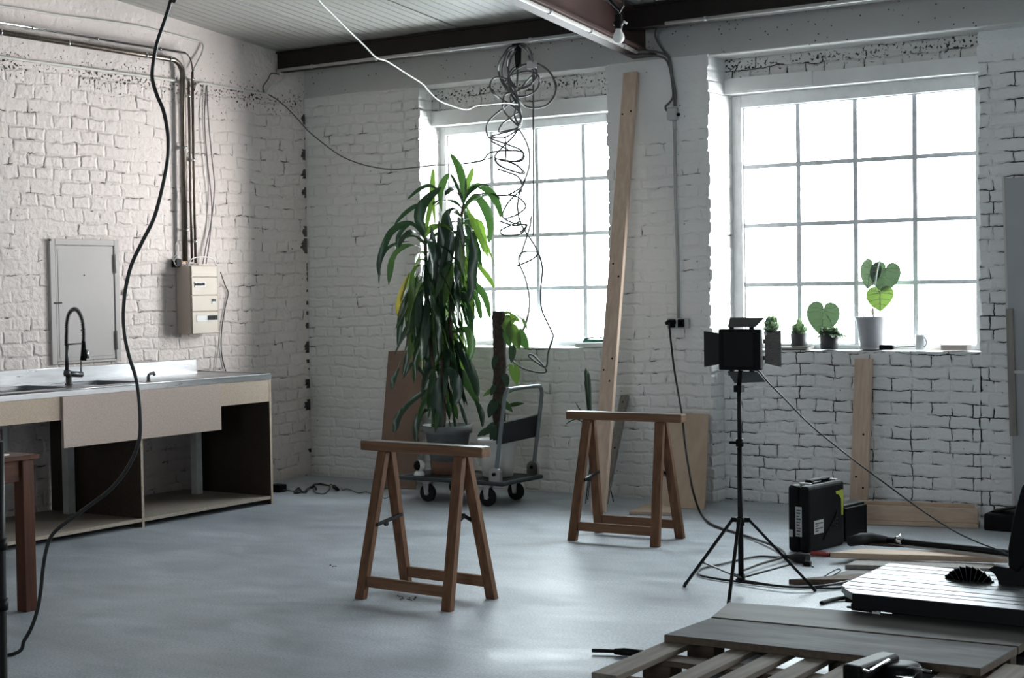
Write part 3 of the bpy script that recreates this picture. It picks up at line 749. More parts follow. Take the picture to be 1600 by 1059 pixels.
cable('wall_cable', [xw(-150, -8, .012), xw(0, 9, .012), xw(100, 25, .012), xw(200, 38, .012), xw(255, 50, .012), xw(300, 62, .012), xw(316.5, 68, .02), xw(316, 82, .03), xw(309, 96, .035), xw(302, 110, .035)], .0075, PAINTED,
      'painted-over cable running highest along the left wall under the ceiling')
c2p = [xw(-140, 72, .014), xw(0, 89, .014), xw(90, 101, .014), xw(180, 113, .014), xw(262, 124, .014), xw(277, 128, .016)]
cable('painted_conduit', c2p, .011, PAINTED, 'painted-over conduit lying below the two metal pipes on the left wall', 'conduit')
cable('wall_cable', [xw(304, 136, .035), xw(310, 131, .02), xw(320, 130, .014), xw(345, 135, .014), xw(380, 141, .014), xw(412, 146, .014), xw(419, 144, .02), xw(424, 136, .03), (.05, -.34, 3.14), (.06, -.30, 3.19), xw(437, 114, .05)], .0085, PAINTED,
      'painted cable from the pipe bend along the wall to the beam corner')
cable('wall_cable', [xw(413, 146, .012), xw(411, 136, .014), xw(418, 125, .02), xw(424, 115, .03), (.03, -.33, 3.2)], .005, CABLE_G, 'thin short cable loop rising to the beam in the corner')
cable('hanging_cable', [xw(322, 134, .02), xw(320, 165, .03), xw(320, 200, .03), xw(325, 260, .03), xw(331, 320, .03), xw(328, 370, .03), xw(322, 412, .05)], .004, CABLE_G, 'left one of two thin cables dropping to the fuse box top')
cable('hanging_cable', [xw(323, 134, .02), xw(326, 190, .035), xw(331, 245, .035), xw(335, 290, .035), xw(331, 340, .03), xw(322, 385, .03), xw(317, 412, .05)], .004, CABLE_G, 'right one of two thin cables dropping to the fuse box top')
cable('hanging_cable', [xw(344.5, 425, .06), xw(352, 446, .02), xw(356.5, 458, .012), xw(352, 480, .012), xw(347, 510, .012), xw(345.5, 540, .012), xw(348, 562, .012), xw(354, 584, .012)], .0045, CABLE_G, 'grey cable bowing out from the right side of the fuse box')
cable('hanging_cable', [xw(343, 521, .03), xw(340.5, 545, .012), xw(338, 562, .012), xw(336.5, 584, .012)], .004, PAINTED, 'pale cable straight down from the fuse box bottom')
cable('hanging_cable', [xw(293, 415, .06), xw(298, 406, .09), xw(308, 402, .10), xw(325, 402, .10), xw(334, 406, .09), xw(338, 415, .08)], .0045, WHITE_P, 'pale cable arching over the top of the fuse box')
t = thing('wall_conduit', 'short vertical conduit left of the fuse box', 'conduit', xw(281, 530, .02))
MB().tube([xw(280, 431, .02), xw(281.5, 527, .02)], .010, 10).build('tube', GALV, t)
for q in (440, 520): MB().tube([xw(280.2 + (q - 440) * .015, q - 1.6, .02), xw(280.2 + (q - 440) * .015, q + 1.6, .02)], .014, 10).build('clip', PAINTED, t)
jp = xw(279, 411, .04)
t = thing('junction_box', 'small dark open junction box with loose wires beside the fuse box', 'junction box', jp)
MB().box((.003, jp.y - .036, jp.z - .03), (.055, jp.y + .020, jp.z + .03)).build('box', BLACK, t, bevel=.004)
for i, pp in enumerate(([(274, 412), (270, 404), (276, 396), (274, 385), (279, 375)], [(283, 412), (287, 408), (292, 410)], [(276, 416), (272, 409), (277, 401), (282, 405)])):
    MB().tube(curve([xw(a, b, .085 if i == 1 else .055) for a, b in pp], 5), .0028, 6).build('wire', CABLE_W if i != 1 else mat('copper_wire', (.4, .2, .1), .4, .8), t)

# --- sink unit
CY0, CY1, CX = -4.6, -1.432, .88
k = thing('kitchen_cabinet', 'raw chipboard sink cabinet with open shelves under the steel top', 'cabinet', (.44, -3.0, 0))
ZT = .875
def endp(y): return y
MB().hexa([(.015, -1.335, 0), (.015, -1.317, 0), (CX, CY1, 0), (CX, CY1 - .018, 0)][::-1] + [(.015, -1.335, ZT), (.015, -1.317, ZT), (CX, CY1, ZT), (CX, CY1 - .018, ZT)][::-1]).build('end_panel', [CHIP_SHADE], k)
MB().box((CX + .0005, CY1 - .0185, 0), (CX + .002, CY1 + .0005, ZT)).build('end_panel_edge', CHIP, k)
dv = MB().box((.02, -2.655, 0), (CX - .002, -2.637, .735)).box((.70, -2.655, .735), (CX - .002, -2.637, ZT)).build('divider', CHIP_SHADE, k)
MB().box((CX - .002, -2.656, 0), (CX, -2.636, ZT)).build('divider_edge', CHIP_EDGE, dv)
for a, b in ((CY0, -2.657), (-2.635, CY1 - .02)):
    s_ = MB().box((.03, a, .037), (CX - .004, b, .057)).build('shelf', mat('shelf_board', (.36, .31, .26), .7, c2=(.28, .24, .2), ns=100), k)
    MB().box((CX - .004, a, .036), (CX - .002, b, .058)).build('shelf_edge', CHIP_EDGE, s_)
MB().box((CX - .016, CY0, .735), (CX, -3.284, ZT)).build('apron', CHIP, k)
MB().box((CX + .002, -3.283, .565), (CX + .018, -1.944, ZT)).build('apron', CHIP2, k, bevel=.0015)
MB().box((CX - .016, -1.943, .722), (CX + .0005, CY1 - .02, ZT)).build('apron', CHIP, k)
for y in (-4.45, -3.6, -2.95, -2.2, -1.6): MB().box((.55, y, 0), (.62, y + .05, .037)).build('foot', BLACK, k)

ZT = .876
w = thing('sink_worktop', 'long stainless steel sink worktop with backsplash along the left wall', 'worktop', (.44, -3.0, ZT))
TZ = .913
top_ = MB()
# sheet with two shallow basins left open
BAS = [(-3.55, -3.0), (-2.80, -2.42)]
bx0, bx1 = .22, .68
def strip(ya_, yb_, x0, x1): top_.box((x0, ya_, TZ - .004), (x1, yb_, TZ))
strip(CY0, BAS[0][0], .02, CX + .004); strip(BAS[0][1], BAS[1][0], .02, CX + .004)
top_.hexa([(.02, BAS[1][1], TZ - .004), (CX + .004, BAS[1][1], TZ - .004), (CX + .004, CY1 + .006, TZ - .004), (.02, -1.30, TZ - .004),
           (.02, BAS[1][1], TZ), (CX + .004, BAS[1][1], TZ), (CX + .004, CY1 + .006, TZ), (.02, -1.30, TZ)])
for a, b in BAS: strip(a, b, .02, bx0); strip(a, b, bx1, CX + .004)
top_.build('sheet', STAINLESS, w)
rim = MB().tube([(CX - .004, CY0, TZ), (CX - .004, CY1, TZ)], .006, 8); rim.tube([(CX - .004, CY1, TZ), (.05, -1.305, TZ)], .006, 8)
rim.box((CX - .004, CY0, ZT), (CX + .004, CY1 + .004, TZ)); rim.hexa([(.02, -1.308, ZT), (CX, CY1 - .002, ZT), (CX, CY1 + .006, ZT), (.02, -1.300, ZT), (.02, -1.308, TZ), (CX, CY1 - .002, TZ), (CX, CY1 + .006, TZ), (.02, -1.300, TZ)])
rim.build('front_edge', STAINLESS, w)
bsp = MB().box((.012, CY0, TZ - .005), (.032, -1.30, 1.0)); bsp.tube([(.024, CY0, 1.0), (.024, -1.30, 1.0)], .004, 8); bsp.box((.012, -1.302, TZ), (.034, -1.297, 1.0))
bsp.build('backsplash', STAINLESS, w)
for a, b in BAS:
    bb = MB(); zf = TZ - .17
    bb.box((bx0 - .002, a - .002, zf), (bx0, b + .002, TZ - .001)); bb.box((bx1, a - .002, zf), (bx1 + .002, b + .002, TZ - .001))
    bb.box((bx0, a - .002, zf), (bx1, a, TZ - .001)); bb.box((bx0, b, zf), (bx1, b + .002, TZ - .001)); bb.box((bx0, a, zf - .002), (bx1, b, zf))
    o = bb.build('basin', STAINLESS, w)
    MB().lathe([(.03, 0), (.034, .003), (.012, .003), (1e-4, .001)], ((bx0 + bx1) / 2, (a + b) / 2, zf), 16).build('drain', CHROME, o)
POST = mat('white_post', (.60, .60, .59), .5, c2=(.5, .5, .49), ns=9)
for (q, r_) in (((108.5, 802), (.05, -2.735)), ((308, 771), (.1, -1.6))):
    p = fl(q[0], q[1], .058); MB().box((p.x - .028, p.y - .028, .058), (p.x + .028, p.y + .028, TZ - .005)).build('leg', POST, w)
t_ = MB().tube(curve([(.36, -3.28, TZ - .172), (.36, -3.28, .62), (.33, -3.26, .42), (.2, -3.05, .36), (.08, -2.86, .36), (.03, -2.82, .36)], 5), .02, 10)
t_.build('drain_pipe', GREY_BOX, w)

# --- spring tap
fb = fl(107.5, 601, TZ); fx = fb.x
f = thing('kitchen_tap', 'tall dark spring-hose kitchen tap with pull-down spray head', 'tap', fb)
def fp(px, py): return onx(px, py, fx)
MB().lathe([(.026, .0005), (.026, .006), (.019, .010), (.019, .075)], fb, 18).build('base', SAWSTEEL, f)
cz = fp(113, 583).z
bd = MB().tube([fp(102, 583.5), fp(128, 585)], .019, 14); bd.lathe([(.0215, -.02), (.0215, .02)], fp(105, 583), 14); bd.build('body', SAWSTEEL, f)
MB().tube([fp(104.5, 580), fp(104.6, 536)], .0115, 12).build('riser', SAWSTEEL, f)
hose = curve([fp(103.5, 540), fp(104, 520), fp(104.5, 505), fp(108, 490), fp(115, 483), fp(122, 486), fp(128, 500), fp(130.3, 518), fp(130.5, 534)], 8)
MB().tube(hose, .0072, 8).build('hose', BLACK, f)
coil = []; tot = 0; nt_ = 46; acc = [0]
for i in range(1, len(hose)): acc.append(acc[-1] + (hose[i] - hose[i - 1]).length)
for i in range(nt_ * 8 + 1):
    s_ = acc[-1] * i / (nt_ * 8); j = max(1, next((q for q in range(len(acc)) if acc[q] >= s_), len(acc) - 1)); u = (s_ - acc[j - 1]) / max(1e-6, acc[j] - acc[j - 1])
    c = hose[j - 1].lerp(hose[j], u); tg = (hose[j] - hose[j - 1]).normalized(); s1 = V((1, 0, 0)); s2 = tg.cross(s1); th = 2 * PI * i / 8
    coil.append(c + s1 * .0125 * math.cos(th) + s2 * .0125 * math.sin(th))
MB().tube(coil, .0022, 5).build('spring', SAWSTEEL, f)
MB().tube([fp(105, 538), fp(129, 536.5)], .005, 8).build('bracket', SAWSTEEL, f)
sh = MB().tube([fp(130.5, 533), fp(130.8, 545), fp(130.3, 556), fp(130, 563)], [.012, .016, .018, .021], 14).build('spray_head', BLACK, f)
MB().tube([fp(133, 546) + V((.02, 0, 0)), fp(134, 560) + V((.02, 0, 0))], .009, 8).build('spray_lever', CHROME, sh)
MB().tube([fp(126.5, 582), fp(126.5, 564)], .0045, 8).build('lever', SAWSTEEL, f)
# --- small second tap
sb = fl(232, 596, TZ)
f2 = thing('small_tap', 'small dark short-spout tap on the steel worktop', 'tap', sb)
def sp(px, py): return onx(px, py, sb.x)
MB().lathe([(.016, .0005), (.016, .004), (.011, .007), (.011, .035)], sb, 14).build('base', SAWSTEEL, f2)
MB().tube(curve([sp(232, 592), sp(232.5, 586), sp(236, 583.5), sp(241, 583.5)], 5), .009, 10).build('spout', SAWSTEEL, f2)
MB().tube([sp(239, 581), sp(241.5, 586)], .010, 10).build('handle', SAWSTEEL, f2)

# ================================================================== WINDOW WALL
YBM = -.352
t = thing('conduit', 'grey conduit under the dark beam over the left window', 'conduit', (1.4, YBM, 3.20))
a, b = V((.03, YBM, 3.226)), V((3.02, YBM, 3.226))
MB().tube([a, b], .0125, 10).build('tube', CONDUIT, t)
for u in (.12, .33, .56, .79, .93):
    p = a.lerp(b, u); k = MB().tube([p - V((.008, 0, 0)), p + V((.008, 0, 0))], .0165, 10); k.box((p.x - .006, YBM, p.z + .010), (p.x + .006, YBM + .018, p.z + .016)); k.build('clip', GREY_BOX, t)
t = thing('conduit', 'grey conduit under the dark beam over the right window', 'conduit', (5, YBM, 3.20))
a, b = ony(1040, 36, YBM), V((7.5, YBM, 3.226)); a.z = 3.226
MB().tube([a, b], .0125, 10).build('tube', CONDUIT, t)
for x in (3.75, 4.6, 5.6): MB().tube([(x - .008, YBM, 3.2265), (x + .008, YBM, 3.2265)], .0165, 10).build('clip', GREY_BOX, t)
# conduit clipped under the red-brown rafter
t = thing('conduit', 'pale conduit clipped under the red-brown rafter', 'conduit', (3.17, -.25, 3.08))
def rz(y): return ZBR(y) - .014
a, b = V((3.178, -.24, rz(-.24))), V((3.165, -6.0, rz(-6.0)))
MB().tube([a, b], .0135, 10).build('tube', CONDUIT, t)
for y in (-.42, -.85, -1.35, -2.2, -3.5):
    u = (y + .24) / (-6 + .24); p = a.lerp(b, u); MB().tube([p + V((0, .01, 0)), p - V((0, .01, 0))], .018, 10).build('clip', GREY_BOX, t)
# cables gathering down the pier
yc = -.025
def pc(px, py, y=yc): return ony(px, py, y)
jb = pc(1052, 178)
cable('pier_cable', [a, pc(1009, 80, -.2), pc(1026, 81, -.12), pc(1040, 86, -.035), pc(1046, 95), pc(1050, 120), pc(1053.5, 145), pc(1054, 166)], .0085, CABLE_G, 'cable from the rafter conduit curving down the pier to the junction box')
yc = -.045
def pc(px, py, y=None): return ony(px, py, yc if y is None else y)
cable('pier_cable', [pc(975, 84, -.24), pc(990, 86, -.15), pc(1012, 86, -.1), pc(1036, 90, -.04), pc(1045, 102), pc(1049.5, 125), pc(1051.5, 150), pc(1046, 160), pc(1040, 166), pc(1041, 172), pc(1046, 173)], .0075, CABLE_G, 'cable ending in a small loop at the side of the pier junction box')
yc = -.066
cable('pier_cable', [ony(1041, 36, YBM), pc(1030, 42, -.2), pc(1024, 52, -.12), pc(1027, 64, -.06), pc(1036, 78, -.04), pc(1045, 90), pc(1050, 115), pc(1055.5, 145), pc(1056, 166)], .0075, CABLE_G, 'cable from the right beam conduit looping down to the junction box')
yc = -.025
t = thing('junction_box', 'grey square junction box high on the pier between the windows', 'junction box', jb)
MB().box((jb.x - .036, -.055, jb.z - .043), (jb.x + .036, -.012, jb.z + .043)).build('box', GREY_BOX, t, bevel=.006)
MB().box((jb.x - .030, -.060, jb.z - .037), (jb.x + .030, -.054, jb.z + .037)).build('lid', GREY_BOX, t, bevel=.003)
MB().tube([(jb.x + .036, -.035, jb.z - .008), (jb.x + .052, -.035, jb.z - .008)], .011, 10).build('gland', BLACK, t)
so = pc(1057, 505, -.03)
t = thing('pier_conduit', 'grey conduit running down the pier from junction box to socket', 'conduit', pc(1057, 497))
MB().tube([pc(1054, 188), pc(1055, 300), pc(1058.5, 400), pc(1060, 497)], .0105, 10).build('tube', CONDUIT, t)
MB().tube([pc(1053.8, 187), pc(1054.2, 203)], .015, 10).build('coupling', GREY_BOX, t)
t = thing('double_socket', 'black double power socket on the pier beside the right window', 'socket', so)
sx0, sx1 = pc(1044, 505).x, pc(1078, 505).x
MB().box((sx0, -.05, so.z - .034), (sx1, -.012, so.z + .034)).build('back_box', GREY_BOX, t, bevel=.006)
for q in (1054, 1068):
    c = pc(q - 1, 505); f_ = MB().box((c.x - .026, -.058, so.z - .028), (c.x + .026, -.049, so.z + .028)).build('socket_face', BLACK, t, bevel=.004)
    MB().lathe([(.019, 0), (.019, .002), (.016, .002), (.016, -.0), (1e-4, -.0)], (c.x, -.059, so.z), 16, Matrix.Rotation(PI / 2, 3, 'X')).build('socket_ring', BLACK_M, f_)
t = thing('power_lead', 'black power lead plugged into the pier socket and running down to the floor', 'cord', pc(1047, 508, -.08))
pg = pc(1050, 504, -.07)
pb = MB().tube([pg + V((.012, .018, 0)), pg + V((-.02, -.02, .003)), pg + V((-.035, -.032, -.006))], [.019, .017, .010], 12); pb.build('plug', BLACK, t)
g0 = [pc(1046, 505, -.1), pc(1046, 512, -.11), pc(1049, 540, -.12), pc(1054, 580, -.16), pc(1061, 620, -.25), pc(1066, 650, -.33), pc(1070, 690, -.42), pc(1076, 730, -.52), pc(1083, 768, -.60)]
g1 = [fl(1094, 800, .015), fl(1107, 816, .008), fl(1127, 825, .008), fl(1150, 832, .008), fl(1180, 842, .012), fl(1205, 851, .018), fl(1222, 860, .021), fl(1226, 868, .021), fl(1214, 873, .021), fl(1190, 880, .021), fl(1168, 888, .021), fl(1158, 892, .021)]
MB().tube(curve(g0 + g1, 6), .0075, 8).build('cord', CABLE_K, t)
WHP = mat('white_clip', (.8, .8, .8), .4)

# --- timber leaning against the wall
def plank(name, b0, t0, w, th, side, m, label, cat='plank', marks=(), bev=.002):
    """board from the foot b0 to the top t0; both are centres of the ends"""
    b0, t0 = V(b0), V(t0)
    mb = MB().bar(b0, t0, w, th, side)
    o = one(mb, name, m, label, cat, None, bev)
    tt = (t0 - b0).normalized(); sd = V(side); sd = (sd - tt * sd.dot(tt)).normalized(); n = tt.cross(sd)
    if n.y > 0: n = -n
    for (u, s_) in marks:
        p = b0.lerp(t0, u) + sd * s_ + n * (th / 2)
        MB().add([p + (sd * math.cos(q) + tt * math.sin(q)) * .0075 + n * .0008 for q in [i * PI / 4 for i in range(8)]], [tuple(range(8))]).build('bolt_hole', BLACK, o)
    return o
f0 = fl(942, 800); f0 = V((3.155, -.80, .012))
plank('tall_plank', f0, (3.032, -.055, 2.97), .108, .036, (1, 0, 0), PINE, 'very tall pale plank leaning on the pier between the windows', marks=((.52, .03), (.55, -.02), (.31, -.03), (.335, .028), (.285, .02), (.90, -.035), (.905, .03)))
gt = ony(972, 616, -.06)
plank('grey_plank', (2.985, -.44, .012), (gt.x + .01, -.035, gt.z - .01), .06, .03, (1, 0, 0), GREYWOOD, 'short grey plank leaning behind the tall pale plank', marks=((.93, 0), (.5, .01)))
# hardboard sheet in the corner
def sheet(name, bl, br, tl, tr, th, m, label, cat, bev=.0015):
    bl, br, tl, tr = map(V, (bl, br, tl, tr)); n = (br - bl).cross(tl - bl).normalized() * th
    if n.y < 0: n = -n
    mb = MB().hexa([bl, br, br + n, bl + n, tl, tr, tr + n, tl + n]); return one(mb, name, m, label, cat, None, bev)
sheet('hardboard_sheet', (1.03, -.44, .004), (1.315, -.345, .004), (.825, -.018, 1.015), (1.165, -.018, 1.03), .014, SHEET_BR, 'brown sheet of hardboard leaning on the wall behind the tall plant', 'board')
sheet('plywood_sheet', (3.38, -.33, .003), (3.70, -.345, .003), (3.26, -.032, .612), (3.585, -.032, .612), .012, PLY, 'plywood sheet leaning on the pier behind the far trestle', 'board')
q = [fl(983, 804), fl(1059, 806), fl(1060, 798), fl(1010, 791)]
one(MB().hexa([V((p.x, p.y, 0.001)) for p in q] + [V((p.x, p.y, .022)) for p in q]), 'plywood_offcut', PLY, 'plywood offcut lying flat on the floor behind the far trestle', 'board', None, .0015)
vt = ony(1343, 561, .10)
vpb = ony(1336, 787, .0)
plank('upright_plank', (vpb.x + .012, .03, .012), (vt.x + .012, .150, vt.z), .118, .03, (1, 0, 0), PINE, 'pale upright plank leaning below the right window', marks=((.5, .02), (.22, -.02), (.15, .03)))
# open timber trough on the floor
a = fl(1335, 819); b = fl(1529, 826)
dx = (b - a).normalized(); nn = V((-dx.y, dx.x, 0))
t = thing('timber_trough', 'long open trough of pale boards on the floor below the right window', 'trough', (a + b) / 2)
def tb_(off, z0, z1, w, ex0=0, ex1=0, nm='side_board'):
    p0, p1 = a - dx * ex0 + nn * off, b + dx * ex1 + nn * off; o = nn * w
    MB().hexa([p0 + V((0, 0, z0)), p1 + V((0, 0, z0)), p1 + o + V((0, 0, z0)), p0 + o + V((0, 0, z0)), p0 + V((0, 0, z1)), p1 + V((0, 0, z1)), p1 + o + V((0, 0, z1)), p0 + o + V((0, 0, z1))]).build(nm, PINE_X, t, bevel=.002)
tb_(0, 0.002, .028, .20, nm='bottom_board'); tb_(.022, .029, .116, .026, ex1=-.004); tb_(.166, .029, .124, .026, ex1=-.03)

# --- right edge: tall grey panel with a batten handle
t = thing('leaning_board', 'tall grey board standing by the wall at the right edge', 'panel', (5.9, .09, 0))
def lean(x, z): return V((x + (2.11 - z) * .035, .085 - (2.11 - z) * .03, z))
p = [lean(5.545, .0), lean(6.15, 0), lean(5.545, 2.115), lean(6.15, 2.115)]
n = V((0, .035, 0))
MB().hexa([p[0], p[1], p[1] + n, p[0] + n, p[2], p[3], p[3] + n, p[2] + n]).build('sheet', GREYPANEL, t, bevel=.004)
MB().hexa([lean(5.538, 0) - V((0, .004, 0)), lean(5.552, 0) - V((0, .004, 0)), lean(5.552, 0) + V((0, .04, 0)), lean(5.538, 0) + V((0, .04, 0)),
           lean(5.538, 2.12) - V((0, .004, 0)), lean(5.552, 2.12) - V((0, .004, 0)), lean(5.552, 2.12) + V((0, .04, 0)), lean(5.538, 2.12) + V((0, .04, 0))]).build('edge_strip', WHITE_M, t)
h0, h1 = lean(5.572, 1.315) + V((0, -.05, 0)), lean(5.572, .54) + V((0, -.05, 0))
hd = MB().bar(h0, h1, .042, .022, (1, 0, 0)).build('batten', GREYWOOD, t, bevel=.002)
hm = lean(5.60, .93) + V((0, -.05, 0))
MB().bar(hm - V((.045, 0, 0)), hm + V((.22, 0, 0)), .02, .018, (0, 1, 0)).build('cross_bar', WHITE_M, t)
for z in (1.25, .62):
    c = lean(5.572, z); MB().bar(c, c + V((0, -.04, 0)), .02, .02, (1, 0, 0)).build('spacer', GREYWOOD, t)
bp_ = fl(1584, 822)
t = thing('floor_box', 'dark box on the floor at the foot of the grey panel', 'box', (5.62, -.25, 0))
MB().box((5.535, -.33, .0), (5.86, -.07, .10)).build('body', BLACK, t, bevel=.008)
MB().bar((5.56, -.2, .10), (5.86, -.2, .175), .12, .012, (0, 1, 0)).build('lid', BLACK, t)

# ------------------------------------------------------------------ things on the right sill
ZS = 1.0478
def sil(px, py=545, z=ZS): return fl(px, py, z)
def succulent(mb, c, n, L, w, seed, spread=1.0, upb=.25, lift=0, m=0):
    r = random.Random(seed); c = V(c)
    for i in range(n):
        az = i * 2.399 + r.uniform(-.2, .2); u = (i + .5) / n; el = PI / 2 * (1 - u * spread) + upb
        d = V((math.cos(az) * math.cos(el), math.sin(az) * math.cos(el), math.sin(el))); l = L * r.uniform(.8, 1.1)
        p = [c + V((0, 0, lift * (1 - u))) + d * l * q + V((0, 0, -.3 * l * q * q * math.cos(el))) for q in (0, .3, .6, .85, 1)]
        mb.leaf(p, w, fold=.35, prof=lambda q: .55 + .45 * math.sin(PI * q ** .7) if q < .98 else .05, mi=m)
    return mb
def rounded_pot(c, r0, r1, h, wall=.006):
    return [(r0 * .92, 0), (r0, .004), (r1, h), (r1 - wall, h), (r1 - wall - .002, h - .018), (1e-4, h - .018)]
# 1 succulent behind the lamp flap
c = ony(1206, 548, .30); c.z = ZS
t = thing('potted_succulent', 'pale green succulent on the sill, mostly hidden behind the lamp flap', 'plant', c)
MB().lathe(rounded_pot(c, .045, .055, .12), c, 24).build('pot', POT_DARK, t)
m = MB()
for i in range(7):
    az = i * .9; succulent(m, c + V((math.cos(az) * .028 * (i > 0), math.sin(az) * .028 * (i > 0), .11)), 18, .085, .015, i + 3, .8, .2, .03)
m.build('leaves', LEAF_S, t)
# 2 thin boards
q0, q1 = ony(1219, 545, .21), ony(1271, 541, .27)
t = thing('sill_board', 'small flat board on the sill under the first dark pot', 'board', (q0.x, .25, ZS))
MB().box((q0.x - .02, .195, ZS), (q1.x - .02, .345, ZS + .012)).build('board', mat('grey_offcut', (.33, .30, .28), .7), t, bevel=.001)
MB().box((q0.x + .10, .19, ZS + .0125), (q1.x + .015, .25, ZS + .021)).build('slat', GREYWOOD, t, bevel=.001)
# 3 small dark pot with spiky succulent
c = ony(1249, 540, .285); c.z = ZS + .0125
t = thing('potted_succulent', 'spiky little succulent in a dark pot at the left of the right sill', 'plant', c)
pr = .058
MB().lathe([(pr * .9, 0), (pr * .95, .004), (pr, .092), (pr - .006, .092), (pr - .008, .078), (1e-4, .078)], c, 28).build('pot', POT_DARK, t)
m = MB()
succulent(m, c + V((0, 0, .080)), 40, .105, .0125, 5, .85, .15); succulent(m, c + V((.02, .01, .08)), 18, .08, .012, 8, .8, .2); succulent(m, c + V((-.025, -.01, .08)), 18, .08, .012, 12, .8, .2)
m.build('leaves', LEAF_S, t)
# 4 dark pot with bushy plant and one big leaf
c = ony(1296, 546, .235); c.z = ZS
t = thing('potted_plant', 'dark pot with a bushy plant and one big heart-shaped leaf behind', 'plant', c)
pr = .063
MB().lathe([(pr * .9, 0), (pr * .96, .004), (pr, .112), (pr - .006, .112), (pr - .008, .095), (1e-4, .095)], c, 28).build('pot', POT_DARK, t)
MB().lathe([(pr - .008, 0), (1e-4, .004)], c + V((0, 0, .095)), 20).build('soil', SOIL, t)
m = MB(); r = random.Random(4)
for i in range(130):
    az = r.uniform(0, 2 * PI); el = r.uniform(.0, 1.3); d = V((math.cos(az) * math.cos(el), math.sin(az) * math.cos(el), math.sin(el)))
    b = c + V((r.uniform(-.045, .045), r.uniform(-.03, .03), .10)); l = r.uniform(.055, .115)
    m.leaf([b + d * l * q + V((0, 0, -.45 * l * q * q)) for q in (0, .3, .6, .85, 1)], .0135, fold=.3)
m.build('foliage', LEAF_S, t)
y_ = c.y + .05
m = MB(); hb = ony(1287, 482, y_); ht = ony(1283, 528, y_ - .01)
m.heart(hb, ht - hb, V((.5, -1, .25)), .185, .205, .22, 0, 1)
m.tube(curve([c + V((0, .02, .09)), c + V((-.005, .05, .17)), hb + V((0, .015, -.02)), hb], 5), .003, 6)
m.build('large_leaf', [LEAF_A, VEIN], t)
# 5 big pale grey pot, saucer and velvet leaves
c = ony(1362, 546, .272); c.z = ZS
t = thing('potted_anthurium', 'velvet-leaved plant in a big pale grey pot on the right sill', 'plant', c)
s_ = 1 / (FOC / fwd(c))
MB().lathe([(.076, 0), (.082, .003), (.085, .022), (.080, .022), (.077, .008), (1e-4, .008)], c, 32).build('saucer', POT_LILAC, t)
MB().lathe([(.066, .009), (.070, .013), (.1035, .203), (.106, .204), (.106, .216), (.0985, .216), (.094, .19), (1e-4, .19)], c, 36).build('pot', POT_LILAC, t)
MB().lathe([(.094, 0), (1e-4, .004)], c + V((0, 0, .191)), 20).build('soil', SOIL, t)
yl = c.y - .03
def an(px, py, y=yl): return ony(px, py, y)
m = MB(); m.heart(an(1384, 419), an(1380, 456) - an(1384, 419), V((.25, -1, .15)), .165, .185, .16, 0, 1); m.build('leaf', [LEAF_A, VEIN], t)
m = MB(); m.heart(an(1375, 455, yl - .01), an(1375, 484, yl - .03) - an(1375, 455), V((.1, -1, .15)), .135, .17, .12, 0, 1); m.build('leaf', [mat('leaf_young', (.105, .185, .065), .5, c2=(.13, .215, .08), ns=5, trans=.10), VEIN], t)
m = MB(); m.heart(an(1362, 416, yl + .02), an(1353, 448, yl + .01) - an(1362, 416), V((-.45, -1, .1)), .155, .175, .20, 0, 1); m.build('leaf', [LEAF_A, VEIN], t)
m = MB(); m.heart(an(1372, 412, yl - .03), an(1366, 450, yl - .05) - an(1372, 412), V((-1, -.55, .0)), .18, .14, .15, 0, 1); m.build('leaf', [mat('leaf_pale_back', (.16, .22, .17), .55, c2=(.19, .25, .2), ns=5), VEIN], t)
pb0 = c + V((0, 0, .19)); STEM = mat('leaf_stem', (.30, .24, .18), .6)
for tgt in (an(1384, 419), an(1375, 455, yl - .01), an(1362, 416, yl + .02), an(1372, 412, yl - .03)):
    o = V((random.Random(tgt.x).uniform(-.02, .02), 0.01, 0)); MB().tube(curve([pb0 + o, pb0.lerp(tgt, .5) + V((-.03, .02, 0)), tgt], 6), .0036, 6).build('stem', STEM, t)
MB().tube(curve([pb0 + V((.0, 0, 0)), pb0 + V((-.05, -.01, .03)), pb0 + V((-.10, -.01, .06))], 5), .0028, 6).build('stem', STEM, t)
# 6 hand brush, mug, stick, block
b0, b1 = ony(1375, 545, .205), ony(1396, 545, .205)
t = thing('hand_brush', 'black-headed brush lying on the sill against the big grey pot', 'brush', (b0.x, .22, ZS))
MB().box((b0.x, .185, ZS), (b1.x, .222, ZS + .033)).build('bristle_head', BLACK, t, bevel=.005)
MB().bar((b1.x, .205, ZS + .017), (b1.x + .13, .25, ZS + .024), .022, .012).build('handle', mat('pale_handle', (.7, .66, .6), .5), t, bevel=.003)
c = ony(1439, 547, .26); c.z = ZS
t = thing('mug', 'white mug on the right sill', 'mug', c)
MB().lathe([(.034, 0), (.0365, .004), (.0375, .098), (.0345, .098), (.033, .012), (1e-4, .010)], c, 28).build('body', CERAM, t)
th = [i * PI / 10 for i in range(11)]
MB().tube([c + V((.030, -.022, .05)) + V((.8, -.6, 0)) * (.0 + .024 * math.sin(q)) + V((0, 0, .028 * math.cos(q))) for q in th], .0055, 8).build('handle', CERAM, t)
b0, b1 = ony(1457, 545, .30), ony(1472, 542, .34)
one(MB().bar((b0.x, .27, ZS + .004), (b1.x + .02, .335, ZS + .004), .008, .006), 'wood_stick', PINE_X, 'thin wooden stick on the sill between mug and pale block', 'stick')
b0, b1 = ony(1470, 546, .20), ony(1511, 546, .20)
one(MB().box((b0.x, .195, ZS), (b1.x, .29, ZS + .036)), 'sanding_block', PINKBLOCK, 'pale pinkish block at the right end of the sill', 'block', None, .003)

